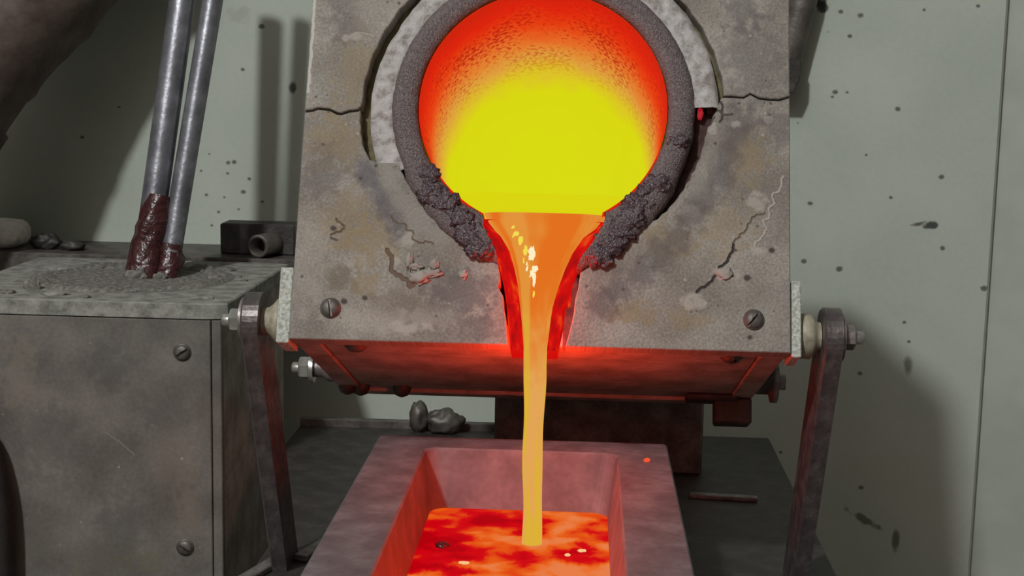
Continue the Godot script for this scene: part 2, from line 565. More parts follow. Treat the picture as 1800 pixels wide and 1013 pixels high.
func face_paint() -> StandardMaterial3D:
	var p := painted(820, 820, Vector2(-0.2055, 0.0), Vector2(0.411, 0.411), 41, c8(104, 97, 90), c8(122, 116, 108), c8(142, 137, 129), 2.0, 0.006, 0.16, 5)
	var ochre := c8(126, 108, 80)
	var brown := c8(92, 80, 66)
	var dark := c8(76, 69, 70)
	var pale := c8(152, 146, 137)
	# heat stains in the board
	for s in [[-0.178, 0.172, 0.03, 0.03, ochre, 0.5], [-0.165, 0.235, 0.022, 0.05, ochre, 0.45], [-0.165, 0.105, 0.03, 0.035, ochre, 0.45], [-0.14, 0.085, 0.03, 0.025, ochre, 0.55],
			[-0.185, 0.14, 0.02, 0.03, dark, 0.35], [-0.165, 0.05, 0.018, 0.014, brown, 0.6], [-0.145, 0.048, 0.016, 0.012, ochre, 0.5], [-0.12, 0.03, 0.03, 0.015, brown, 0.35],
			[-0.066, 0.042, 0.036, 0.024, dark, 0.5], [-0.05, 0.014, 0.02, 0.014, dark, 0.4], [-0.09, 0.02, 0.03, 0.012, pale, 0.3],
			[0.105, 0.092, 0.03, 0.022, ochre, 0.5], [0.17, 0.165, 0.022, 0.03, ochre, 0.55], [0.15, 0.105, 0.03, 0.03, ochre, 0.35], [0.075, 0.03, 0.03, 0.013, ochre, 0.6], [0.12, 0.026, 0.02, 0.012, ochre, 0.45],
			[0.175, 0.25, 0.035, 0.05, dark, 0.35], [0.165, 0.3, 0.02, 0.03, dark, 0.4], [0.165, 0.20, 0.02, 0.012, dark, 0.45], [0.195, 0.19, 0.012, 0.02, dark, 0.35], [-0.175, 0.275, 0.02, 0.02, dark, 0.35],
			[-0.18, 0.3, 0.02, 0.03, dark, 0.25], [-0.195, 0.06, 0.02, 0.05, pale, 0.35], [-0.13, 0.016, 0.05, 0.014, pale, 0.35], [0.19, 0.04, 0.02, 0.03, pale, 0.25], [-0.15, 0.30, 0.03, 0.03, pale, 0.3], [-0.125, 0.375, 0.04, 0.02, pale, 0.3], [-0.10, 0.34, 0.05, 0.03, dark, 0.3], [0.12, 0.34, 0.05, 0.03, dark, 0.3]]:
		p.blot(Vector2(s[0], s[1]), Vector2(s[2], s[3]), s[4], s[5], 0.7)
	# the grey arcs of the plastered-over joint round the crucible
	for s in [[-0.152, 0.148], [-0.146, 0.138], [-0.139, 0.127], [-0.132, 0.115], [-0.124, 0.104], [-0.119, 0.092]]:
		p.blot(Vector2(s[0], s[1]), Vector2(0.010, 0.014), c8(80, 76, 82), 0.55, 0.5)
	for s in [[-0.14, 0.16], [-0.13, 0.14], [-0.12, 0.122], [-0.105, 0.105], [-0.088, 0.09]]:
		p.blot(Vector2(s[0], s[1]), Vector2(0.012, 0.014), c8(128, 124, 117), 0.6, 0.5)
	for s in [[0.158, 0.185], [0.152, 0.165], [0.146, 0.147], [0.137, 0.130], [0.125, 0.113], [0.112, 0.095], [0.098, 0.080], [0.082, 0.064], [0.066, 0.048], [0.052, 0.036]]:
		p.blot(Vector2(s[0], s[1]), Vector2(0.016, 0.017), dark, 0.5, 0.45)
	for s in [[0.142, 0.188], [0.138, 0.165], [0.128, 0.142]]:
		p.blot(Vector2(s[0], s[1]), Vector2(0.012, 0.014), c8(122, 117, 109), 0.6, 0.6)
	# plaster smears, flakes and pits
	for s in [[0.178, 0.128, 0.010, 0.008], [0.152, 0.066, 0.011, 0.008], [0.180, 0.086, 0.008, 0.006], [0.128, 0.040, 0.012, 0.009], [-0.112, 0.088, 0.012, 0.008], [-0.168, 0.266, 0.010, 0.005], [-0.108, 0.012, 0.022, 0.006], [0.14, 0.19, 0.006, 0.005], [0.16, 0.195, 0.006, 0.004], [-0.122, 0.066, 0.006, 0.006]]:
		p.blot(Vector2(s[0], s[1]), Vector2(s[2], s[3]), pale, 0.75, 0.8)
		p.raise(Vector2(s[0], s[1]), Vector2(s[2], s[3]), 50)
	p.line([Vector2(0.200, 0.150), Vector2(0.186, 0.112), Vector2(0.178, 0.088)], 0.0016, pale, 0.6, 30, 0.01)
	p.line([Vector2(0.183, 0.119), Vector2(0.172, 0.106), Vector2(0.159, 0.090)], 0.0012, brown, 0.8, -30, 0.01)
	p.line([Vector2(0.159, 0.090), Vector2(0.154, 0.078), Vector2(0.144, 0.066), Vector2(0.141, 0.058), Vector2(0.129, 0.048)], 0.0018, c8(40, 34, 32), 0.9, -90, 0.006)
	p.line([Vector2(-0.128, 0.078), Vector2(-0.124, 0.064), Vector2(-0.116, 0.054), Vector2(-0.104, 0.048)], 0.003, c8(92, 72, 60), 0.7, -50, 0.008)
	p.line([Vector2(0.148, 0.214), Vector2(0.150, 0.204), Vector2(0.146, 0.196)], 0.0014, c8(60, 54, 50), 0.8, -60, 0.006)
	p.line([Vector2(0.132, 0.204), Vector2(0.145, 0.207), Vector2(0.152, 0.203), Vector2(0.158, 0.203)], 0.0014, c8(70, 64, 58), 0.8, -60, 0.006)
	p.line([Vector2(0.134, 0.190), Vector2(0.143, 0.200)], 0.0014, c8(70, 64, 58), 0.8, -60, 0.004)
	p.line([Vector2(-0.125, 0.108), Vector2(-0.112, 0.094), Vector2(-0.098, 0.084), Vector2(-0.09, 0.086)], 0.0012, brown, 0.7, -30, 0.01)
	p.line([Vector2(-0.172, 0.104), Vector2(-0.166, 0.096), Vector2(-0.176, 0.088), Vector2(-0.17, 0.086)], 0.0016, c8(86, 74, 60), 0.7, -25, 0.006)
	p.line([Vector2(-0.17, 0.268), Vector2(-0.16, 0.270), Vector2(-0.15, 0.266)], 0.0012, pale, 0.7, 20, 0.003)
	p.line([Vector2(-0.2042, 0.215), Vector2(-0.2040, 0.28), Vector2(-0.2045, 0.34)], 0.0026, c8(172, 168, 160), 0.4, 0.0, 0.002)
	var rng := RandomNumberGenerator.new()
	rng.seed = 5
	for i in 190:
		var c := Vector2(rng.randf_range(-0.2, 0.2), rng.randf_range(0.004, 0.4))
		var r := rng.randf_range(0.0007, 0.0018)
		p.blot(c, Vector2(r, r), c8(58, 50, 46) if i % 4 else pale, 0.75, 0.5)
		p.raise(c, Vector2(r, r) * 1.4, -35.0 if i % 4 else 30.0)
	for s in [[0.146, 0.235], [0.190, 0.086], [0.17, 0.062], [-0.175, 0.095], [-0.145, 0.036], [-0.162, 0.033], [0.172, 0.012]]:
		p.blot(Vector2(s[0], s[1]), Vector2(0.0032, 0.003), c8(50, 42, 38), 0.9, 0.3)
	var m := StandardMaterial3D.new()
	m.resource_name = "stained_board"
	m.albedo_texture = p.colour_texture()
	m.roughness = 0.8
	m.heightmap_enabled = true
	m.heightmap_texture = p.height_texture()
	m.heightmap_scale = 0.16
	return m

func round_screw(parent: Node, called: String, xf: Transform3D, r: float, turn: float, m: Material) -> void:
	# a dome head with a real slot, facing +z of xf
	var n := 20
	var head := Node3D.new()
	head.name = called
	parent.add_child(head, true)
	for side in [-1.0, 1.0]:
		var st := mesh()
		var rings := []
		for k in 5:
			var f := k / 4.0
			var ring := []
			var rr := r * cos(f * PI * 0.42)
			var z := r * 0.55 * sin(f * PI * 0.5)
			var g := r * 0.13
			for j in n + 1:
				var t := PI * j / n
				var x := rr * cos(t)
				var y: float = maxf(g, rr * sin(t)) * side
				ring.append(xf * (Vector3(x, y, z).rotated(Vector3.BACK, turn)))
			rings.append(ring)
		loft(st, rings, true, true)
		commit(st, "head_half", m, head)
	var st2 := mesh()
	lathe(st2, xf, [Vector2(r * 1.12, -0.001), Vector2(r * 1.12, 0.0008), Vector2(r * 0.9, 0.0014)], 20)
	commit(st2, "seat_ring", m, head)

func hex_nut(st: SurfaceTool, xf: Transform3D, r: float, h: float) -> void:
	lathe(st, xf, [Vector2(r * 0.86, 0), Vector2(r, h * 0.12), Vector2(r, h * 0.85), Vector2(r * 0.86, h)], 6, true, false)

func build_furnace() -> void:
	FX = Transform3D(Basis(Vector3.RIGHT, deg_to_rad(-TILT)), Vector3(-0.034, 0.927, 0.0))
	var t := thing("tilting_furnace", "stained grey board furnace box tilted forward, pouring glowing metal from its round crucible", "furnace")
	t.transform = FX
	var fm := face_paint()
	var I := Transform3D()
	var T := 0.022
	var crack_l := [Vector2(-0.2055, 0.1985), Vector2(-0.199, 0.1995), Vector2(-0.194, 0.2015), Vector2(-0.184, 0.2005), Vector2(-0.178, 0.1975), Vector2(-0.174, 0.197), Vector2(-0.167, 0.1995), Vector2(-0.160, 0.2005)]
	var crack_r := [Vector2(0.1498, 0.2195), Vector2(0.158, 0.2195), Vector2(0.167, 0.2190), Vector2(0.1725, 0.2225), Vector2(0.180, 0.2185), Vector2(0.190, 0.2175), Vector2(0.197, 0.2175), Vector2(0.2055, 0.2205)]
	# upper board
	var up := PackedVector2Array()
	for q in crack_l:
		up.append(q)
	for i in 61:
		var a := lerpf(180.5, 6.0, i / 60.0)
		up.append(polar(a, 0.1545 - 0.002 * sin(deg_to_rad(a)) + 0.0006 * sin(a * 0.7)))
	for q in crack_r:
		up.append(q)
	up.append_array([Vector2(0.2055, 0.411), Vector2(-0.2055, 0.411)])
	var st := mesh()
	slab(st, I, up, -T, 0.0, 0.0008, Vector2(-0.2055, 0.0), Vector2(0.411, 0.411))
	commit(st, "face_board", fm, t)
	# lower boards, either side of the pouring notch
	var lo := PackedVector2Array()
	for q in crack_l:
		lo.append(q - Vector2(0, 0.0022))
	for i in 41:
		var a := lerpf(182.0, 256.5, i / 40.0)
		lo.append(polar(a, rad_profile(a, [[182, 0.1555], [194, 0.156], [200, 0.152], [203, 0.1312], [235, 0.1312], [248, 0.1365], [256.5, 0.1418]]) + 0.0004 * sin(a * 1.9)))
	for q in [Vector2(-0.0335, 0.060), Vector2(-0.0330, 0.054), Vector2(-0.0345, 0.048), Vector2(-0.030, 0.041), Vector2(-0.0295, 0.034), Vector2(-0.0275, 0.024), Vector2(-0.0255, 0.010), Vector2(-0.0245, 0.0), Vector2(-0.2055, 0.0)]:
		lo.append(q)
	st = mesh()
	slab(st, I, lo, -T, 0.0, 0.0008, Vector2(-0.2055, 0.0), Vector2(0.411, 0.411))
	commit(st, "face_board", fm, t)
	var lr := PackedVector2Array()
	for q in [Vector2(0.2055, 0.0), Vector2(0.2055, 0.2187)]:
		lr.append(q)
	for i in range(crack_r.size() - 2, -1, -1):
		lr.append(crack_r[i] - Vector2(0, 0.0018))
	for i in 41:
		var a := lerpf(4.4, -76.0, i / 40.0)
		lr.append(polar(a, rad_profile(-a, [[-4.4, 0.151], [3, 0.1425], [8, 0.1395], [40, 0.1375], [52, 0.1345], [66, 0.139], [76, 0.147]]) + 0.0006 * sin(a * 1.4)))
	for q in [Vector2(0.0325, 0.057), Vector2(0.0315, 0.048), Vector2(0.0295, 0.040), Vector2(0.0285, 0.027), Vector2(0.0255, 0.012), Vector2(0.0225, 0.0)]:
		lr.append(q)
	st = mesh()
	slab(st, I, lr, -T, 0.0, 0.0008, Vector2(-0.2055, 0.0), Vector2(0.411, 0.411))
	commit(st, "face_board", fm, t)
	# casing boards
	for s in [-1.0, 1.0]:
		st = mesh()
		cbox(st, at(s * 0.1945, 0.2055, -0.151), Vector3(0.021, 0.409, 0.257), 0.001)
		commit(st, "side_board", M.board, t)
	st = mesh()
	cbox(st, at(0, 0.0125, -0.151), Vector3(0.3675, 0.018, 0.257), 0.001)
	commit(st, "front_panel", M.board, t)
	st = mesh()
	cbox(st, at(0, 0.400, -0.151), Vector3(0.3675, 0.018, 0.257), 0.001)
	commit(st, "rear_panel", M.board, t)
	st = mesh()
	cbox(st, at(0, 0.2055, -0.2905), Vector3(0.411, 0.411, 0.021), 0.001)
	commit(st, "bottom_board", M.board, t)
	# screws in face and panel
	for q in [[-0.1725, 0.0265, 1.75], [0.1755, 0.0265, 0.9], [-0.172, 0.384, 0.4], [0.172, 0.384, 2.2]]:
		round_screw(t, "screw", at(q[0], q[1], 0.0), 0.0078, q[2], M.dark_steel)
	var down := Basis(Vector3.RIGHT, PI / 2)
	for q in [[-0.157, -0.048, 0.3], [0.163, -0.050, 1.2]]:
		round_screw(t, "screw", Transform3D(down, Vector3(q[0], 0.0035, q[1])), 0.0085, q[2], M.dark_steel)
	for q in [[-0.196, -0.262], [-0.183, -0.266], [-0.142, -0.268]]:
		st = mesh()
		lathe(st, Transform3D(down, Vector3(q[0], 0.004, q[1])), [Vector2(0.009, -0.002), Vector2(0.009, 0.004), Vector2(0.0065, 0.009), Vector2(0.002, 0.011)], 16)
		commit(st, "bolt_head", M.black_steel, t)
	# dark bracket under the panel's far corner
	st = mesh()
	cbox(st, at(0.186, -0.012, -0.268), Vector3(0.036, 0.026, 0.028), 0.002)
	cbox(st, at(0.165, 0.0, -0.262), Vector3(0.05, 0.007, 0.03), 0.002)
	commit(st, "bracket", M.black_steel, t)
	# insulating collar
	var noise := FastNoiseLite.new()
	noise.seed = 9
	noise.frequency = 55.0
	var rings := []
	for i in 91:
		var a := lerpf(1.5, 206.0, i / 90.0)
		var ring := []
		for q in [[0.126, -0.03], [0.126, 0.0], [0.132, -0.0005], [0.1375, -0.002], [0.143, -0.0015], [0.1485, -0.004], [0.1495, -0.012], [0.149, -0.03]]:
			var rr: float = q[0]
			if rr > 0.14:
				rr += rad_profile(a, [[-10, 0.001], [10, 0.0005], [60, 0.0012], [90, 0.0], [120, -0.002], [150, -0.003], [185, -0.001], [206, 0.0]])
			var v := Vector3(CX + rr * cos(deg_to_rad(a)), CY + rr * sin(deg_to_rad(a)), q[1])
			if q[1] > -0.02:
				v += Vector3(noise.get_noise_3dv(v) * 0.0012, noise.get_noise_3dv(v + Vector3.ONE) * 0.0012, noise.get_noise_3dv(v * 1.7 + Vector3.UP) * 0.003)
			ring.append(v)
		rings.append(ring)
	st = mesh()
	loft(st, rings, false, false)
	commit(st, "insulating_collar", M.plaster, t)
	# brown packing left in the open joint behind the collar
	rings = []
	for i in 61:
		var a := lerpf(1.5, 206.0, i / 60.0)
		var ring := []
		for q in [[0.140, -0.034], [0.140, -0.017], [0.150, -0.016], [0.162, -0.013], [0.162, -0.034]]:
			var v := Vector3(CX + q[0] * cos(deg_to_rad(a)), CY + q[0] * sin(deg_to_rad(a)), q[1])
			v.z += noise.get_noise_3dv(v) * 0.002
			ring.append(v)
		rings.append(ring)
	st = mesh()
	loft(st, rings, false, false)
	commit(st, "joint_packing", M.packing, t)
	rings = []
	for i in 31:
		var a := lerpf(-76.0, 1.5, i / 30.0)
		var ring := []
		for q in [[0.124, -0.036], [0.124, -0.018], [0.136, -0.016], [0.150, -0.017], [0.150, -0.036]]:
			var v := Vector3(CX + q[0] * cos(deg_to_rad(a)), CY + q[0] * sin(deg_to_rad(a)), q[1])
			v.z += noise.get_noise_3dv(v) * 0.003
			ring.append(v)
		rings.append(ring)
	st = mesh()
	loft(st, rings, false, false)
	commit(st, "joint_packing", M.burnt_packing, t)
	st = mesh()
	cbox(st, at(0.0265, 0.031, -0.021), Vector3(0.013, 0.060, 0.018), 0.002)
	commit(st, "joint_packing", M.burnt_packing, t)
	# crucible: rough rim, incandescent wall
	var cr := Node3D.new()
	cr.name = "crucible"
	t.add_child(cr)
	rings = []
	var rim_noise := FastNoiseLite.new()
	rim_noise.seed = 19
	rim_noise.frequency = 90.0
	for i in 141:
		var a := lerpf(-59.0, 244.5, i / 140.0)
		var low := clampf((absf(a - 90.0) - 115.0) / 35.0, 0.0, 1.0)
		var ring := []
		for q in [[0.1068, -0.03], [0.1064, -0.004], [0.1064, 0.002], [0.1088, 0.0048], [0.113, 0.0065], [0.118, 0.007], [0.123, 0.006], [0.127, 0.003], [0.129, -0.002], [0.129, -0.06]]:
			var out := smoothstep(0.1064, 0.129, q[0])
			var rr: float = q[0] + low * out * (0.0165 if a < 90.0 else 0.0125)
			var aa := a + (-18.5 if a < 90.0 else 12.5) * out * smoothstep(0.0, 1.0, low)
			var v := Vector3(CX + rr * cos(deg_to_rad(aa)), CY + rr * sin(deg_to_rad(aa)), q[1])
			if q[1] > -0.01:
				v += Vector3(rim_noise.get_noise_3dv(v), rim_noise.get_noise_3dv(v + Vector3.ONE * 3.0), 1.5 * rim_noise.get_noise_3dv(v * 1.3 + Vector3.UP * 5.0)) * (0.0011 + 0.0022 * low)
			ring.append(v)
		rings.append(ring)
	st = mesh()
	loft(st, rings, false, false)
	commit(st, "rim", M.rim_clay, cr).set_meta("label", "rough speckled clay rim")
	# dark beads of slag stuck to the rim beside the spout
	var k := 0
	for q in [[-52, 0.122, 0.009], [-58, 0.126, 0.009], [-63, 0.132, 0.009], [-46, 0.117, 0.008], [-68, 0.139, 0.008], [237, 0.120, 0.008], [228, 0.117, 0.008], [221, 0.121, 0.008], [243, 0.126, 0.009], [249, 0.134, 0.008], [214, 0.113, 0.007], [-14, 0.119, 0.006], [-34, 0.118, 0.007], [-40, 0.114, 0.006]]:
		var pc := polar(q[0], q[1])
		st = mesh()
		lump(st, Vector3(pc.x, pc.y, 0.0052), Vector3(q[2] * 1.35, q[2] * 1.1, 0.0030), 60 + k, 0.75, 16)
		commit(st, "slag_bead", M.rim_slag, cr)
		k += 1
	var hs := StandardMaterial3D.new()
	hs.resource_name = "hot_crack"
	hs.albedo_color = Color(0.3, 0.1, 0.1)
	hs.emission_enabled = true
	hs.emission = c8(150, 22, 34)
	st = mesh()
	lump(st, Vector3(0.1312, 0.2055, -0.008), Vector3(0.0024, 0.005, 0.004), 77, 0.6, 8)
	commit(st, "hot_spot", hs, cr)
	st = mesh()
	var D := [0.0015, -0.01, -0.02, -0.035, -0.05, -0.075, -0.10, -0.13, -0.16, -0.19, -0.215, -0.235, -0.248, -0.256, -0.26, -0.261]
	var Rr := [0.1053, 0.105, 0.1048, 0.1043, 0.1038, 0.103, 0.102, 0.101, 0.0995, 0.097, 0.092, 0.084, 0.072, 0.055, 0.03, 0.00005]
	var along := [0.0]
	for i in range(1, D.size()):
		along.append(along[-1] + Vector2(D[i] - D[i - 1], Rr[i] - Rr[i - 1]).length())
	for i in D.size() - 1:
		for j in 96:
			var a0 := 360.0 * j / 96.0
			var a1 := 360.0 * (j + 1) / 96.0
			var mid := fposmod((a0 + a1) / 2.0, 360.0)
			if D[i + 1] > -0.04 and mid > 243.0 and mid < 299.0:
				continue
			var v := func(a: float, d: int) -> Vector3:
				return Vector3(CX + Rr[d] * cos(deg_to_rad(a)), CY + Rr[d] * sin(deg_to_rad(a)), D[d])
			var y0: float = along[i] / along[-1]
			var y1: float = along[i + 1] / along[-1]
			quad(st, v.call(a0, i), v.call(a0, i + 1), v.call(a1, i + 1), v.call(a1, i), 1, Vector2(a0 / 360.0, y0), Vector2(a0 / 360.0, y1), Vector2(a1 / 360.0, y1), Vector2(a1 / 360.0, y0))
	commit(st, "crucible_wall", hot("incandescent_clay", crucible_heat()), cr).set_meta("label", "incandescent crucible wall, red at the mouth and yellow in its depth")
	st = mesh()
	lathe(st, at(CX, CY, 0.0), [Vector2(0.129, -0.05), Vector2(0.127, -0.2), Vector2(0.11, -0.265), Vector2(0.02, -0.275)], 48, false)
	commit(st, "outer_shell", M.rim_clay, cr)
	# the spout: a trough of clay from the crucible's lip to the edge of the face
	var S := [ # y, outer left, inner left, inner right, outer right
		[0.109, -0.053, -0.047, 0.049, 0.062], [0.103, -0.049, -0.044, 0.045, 0.058], [0.094, -0.045, -0.036, 0.036, 0.048], [0.080, -0.040, -0.027, 0.027, 0.040], [0.066, -0.034, -0.0225, 0.021, 0.031],
		[0.050, -0.030, -0.0185, 0.0155, 0.0265], [0.036, -0.0275, -0.0165, 0.012, 0.0255], [0.033, -0.0270, -0.016, 0.0105, 0.0215], [0.020, -0.0255, -0.014, 0.0095, 0.0205], [0.006, -0.0235, -0.0125, 0.008, 0.0180], [-0.004, -0.0225, -0.0115, 0.007, 0.0160]]
	rings = []
	for s in S:
		var y: float = s[0]
		var deep := -0.024
		var top := -0.001 - 0.010 * smoothstep(0.092, 0.108, y)
		rings.append([Vector3(s[1], y, -0.04), Vector3(s[1], y, top - 0.002), Vector3(s[1] + 0.002, y, top), Vector3(lerpf(s[1], s[2], 0.55), y, top + 0.0008), Vector3(s[2] - 0.0008, y, top - 0.001), Vector3(s[2] + 0.001, y, top - 0.006), Vector3(s[2] + 0.004, y, deep),
			Vector3(s[3] - 0.004, y, deep), Vector3(s[3] - 0.001, y, top - 0.006), Vector3(s[3] + 0.0008, y, top - 0.001), Vector3(lerpf(s[4], s[3], 0.55), y, top + 0.0008), Vector3(s[4] - 0.002, y, top), Vector3(s[4], y, top - 0.002), Vector3(s[4], y, -0.04)])
	st = mesh()
	loft(st, rings, true, true)
	commit(st, "spout", hot("red_hot_clay", spout_heat()), cr).set_meta("label", "red hot clay pouring spout")
	# pale fibre plates that carry the pivots, one on each side
	for s in [-1.0, 1.0]:
		st = mesh()
		cbox(st, at(s * (0.2115 if s < 0 else 0.2105), 0.029, -0.024), Vector3(0.011 if s < 0 else 0.008, 0.064, 0.042), 0.0008)
		commit(st, "pivot_plate", M.fibre, t)
	# rear cross bolt ends
	var out_l := Basis(Vector3.UP, -PI / 2)
	var out_r := Basis(Vector3.UP, PI / 2)
	st = mesh()
	lathe(st, Transform3D(out_l, Vector3(-0.205, 0.016, -0.245)), [Vector2(0.013, 0.0), Vector2(0.013, 0.008), Vector2(0.009, 0.013), Vector2(0.009, 0.022)], 20)
	commit(st, "spacer", M.bar_steel, t)
	st = mesh()
	lathe(st, Transform3D(out_l, Vector3(-0.205, 0.016, -0.245)), [Vector2(0.0145, 0.022), Vector2(0.0145, 0.026)], 20)
	commit(st, "washer", M.bright_steel, t)
	st = mesh()
	hex_nut(st, Transform3D(out_l, Vector3(-0.231, 0.016, -0.245)), 0.0115, 0.011)
	lathe(st, Transform3D(out_l, Vector3(-0.242, 0.016, -0.245)), [Vector2(0.0055, -0.002), Vector2(0.0055, 0.006), Vector2(0.004, 0.0075)], 14)
	commit(st, "nut", M.bright_steel, t)
	st = mesh()
	lathe(st, Transform3D(out_r, Vector3(0.205, 0.016, -0.245)), [Vector2(0.013, 0.0), Vector2(0.013, 0.014), Vector2(0.021, 0.016), Vector2(0.021, 0.022), Vector2(0.008, 0.024), Vector2(0.008, 0.03)], 24)
	commit(st, "roller", M.bar_steel, t)
	# plaster lumps and flakes on the face
	for q in [[-0.100, 0.0545, 0.008, 0.006, 0.004, 1], [-0.090, 0.0585, 0.009, 0.0035, 0.003, 2], [-0.109, 0.068, 0.003, 0.008, 0.003, 3], [-0.104, 0.0635, 0.007, 0.003, 0.003, 4], [-0.088, 0.066, 0.004, 0.004, 0.002, 6], [0.151, 0.064, 0.007, 0.005, 0.0016, 5], [-0.064, 0.058, 0.004, 0.004, 0.002, 8]]:
		st = mesh()
		lump(st, Vector3(q[0], q[1], 0.0), Vector3(q[2], q[3], q[4]), 30 + q[5], 0.8, 10)
		commit(st, "plaster_lump", M.board, t)

# incandescence of the crucible wall: hotter, so yellower, with depth; crusted with dull flecks near the mouth
func crucible_heat() -> ImageTexture:
	var w := 768
	var h := 384
	var n1 := noise_bytes(w, h, 51, 0.012, 4, true)
	var n2 := noise_bytes(w, h, 52, 0.15, 4, true)
	var out := PackedByteArray()
	out.resize(w * h * 3)
	var g := Gradient.new()
	g.offsets = PackedFloat32Array([0.0, 0.08, 0.18, 0.30, 0.42, 0.54, 0.62, 1.0])
	g.colors = PackedColorArray([c8(206, 34, 14), c8(222, 36, 14), c8(230, 62, 18), c8(228, 118, 44), c8(222, 160, 62), c8(220, 196, 40), c8(216, 216, 18), c8(216, 220, 18)])
	for y: int in h:
		for x: int in w:
			var i := y * w + x
			var t := float(y) / h
			var f := t + (n1[i] / 255.0 - 0.5) * 0.10
			var col := g.sample(clampf(f, 0.0, 1.0))
			var crust := smoothstep(0.48, 0.74, n2[i] / 255.0 * 0.62 + n1[i] / 255.0 * 0.38) * smoothstep(0.62, 0.2, t) * (0.35 + 0.65 * smoothstep(0.05, 0.2, t))
			col = col.lerp(c8(176, 18, 10), crust * 0.75)
			out[i * 3] = int(col.r * 255)
			out[i * 3 + 1] = int(col.g * 255)
			out[i * 3 + 2] = int(col.b * 255)
	return texture(w, h, out)

func spout_heat() -> ImageTexture:
	var n := 256
	var n1 := noise_bytes(n, n, 55, 0.02, 4, true)
	var out := PackedByteArray()
	out.resize(n * n * 3)
	var g := Gradient.new()
	g.offsets = PackedFloat32Array([0.0, 0.35, 0.6, 0.8, 1.0])
	g.colors = PackedColorArray([c8(150, 14, 12), c8(196, 10, 10), c8(214, 16, 10), c8(226, 60, 14), c8(228, 90, 20)])
	for i in n * n:
		var col := g.sample(clampf((n1[i] / 255.0 - 0.5) * 1.1 + 0.42, 0.0, 1.0))
		out[i * 3] = int(col.r * 255)
		out[i * 3 + 1] = int(col.g * 255)
		out[i * 3 + 2] = int(col.b * 255)
	return texture(n, n, out)

# ------------------------------------------------------------------ the metal
func stream_heat() -> ImageTexture:
	# streaks run along the flow (v); columns round the stream (u)
	var w := 256
	var h := 512
	var n1 := noise_bytes(w, h, 61, 0.02, 4, true)
	var f := FastNoiseLite.new()
	f.seed = 62
	f.frequency = 0.018
	f.fractal_octaves = 4
	var out := PackedByteArray()
	out.resize(w * h * 3)
	var a := c8(226, 112, 28)
	var b := c8(226, 146, 58)
	var c := c8(226, 164, 84)
	var d := c8(220, 176, 52)
	for y: int in h:
		for x: int in w:
			var i := y * w + x
			var s := f.get_noise_2d(34.0 * cos(TAU * x / w), 34.0 * sin(TAU * x / w) + y * 0.08) * 0.5 + 0.5 + (n1[i] / 255.0 - 0.5) * 0.12
			var body := c.lerp(d, smoothstep(0.44, 0.58, s))
			var head := a.lerp(b, smoothstep(0.36, 0.62, s))
			var col := head.lerp(body, smoothstep(0.16, 0.42, float(y) / h + (n1[i] / 255.0 - 0.5) * 0.12))
			out[i * 3] = int(col.r * 255)
			out[i * 3 + 1] = int(col.g * 255)
			out[i * 3 + 2] = int(col.b * 255)
	return texture(w, h, out)

func lava(seed_: int, n: int, cols: Array, freq: float, stretch: float) -> ImageTexture:
	var f := FastNoiseLite.new()
	f.seed = seed_
	f.frequency = freq
	f.fractal_octaves = 3
	f.domain_warp_enabled = true
	f.domain_warp_amplitude = 40.0
	f.domain_warp_frequency = 0.012
	var g := Gradient.new()
	var offs := PackedFloat32Array()
	for i in cols.size():
		offs.append(float(i) / (cols.size() - 1))
	g.offsets = offs
	g.colors = PackedColorArray(cols)
	var out := PackedByteArray()
	out.resize(n * n * 3)
	for y in n:
		for x in n:
			var i := y * n + x
			var hotter := clampf((float(x) / n - 0.45) * 0.9 + (float(y) / n - 0.25) * 0.6, -0.42, 0.2)
			var col := g.sample(clampf(f.get_noise_2d(x, y * stretch) * 0.95 + 0.47 + hotter, 0.0, 1.0))
			out[i * 3] = int(col.r * 255)
			out[i * 3 + 1] = int(col.g * 255)
			out[i * 3 + 2] = int(col.b * 255)
	return texture(n, n, out)

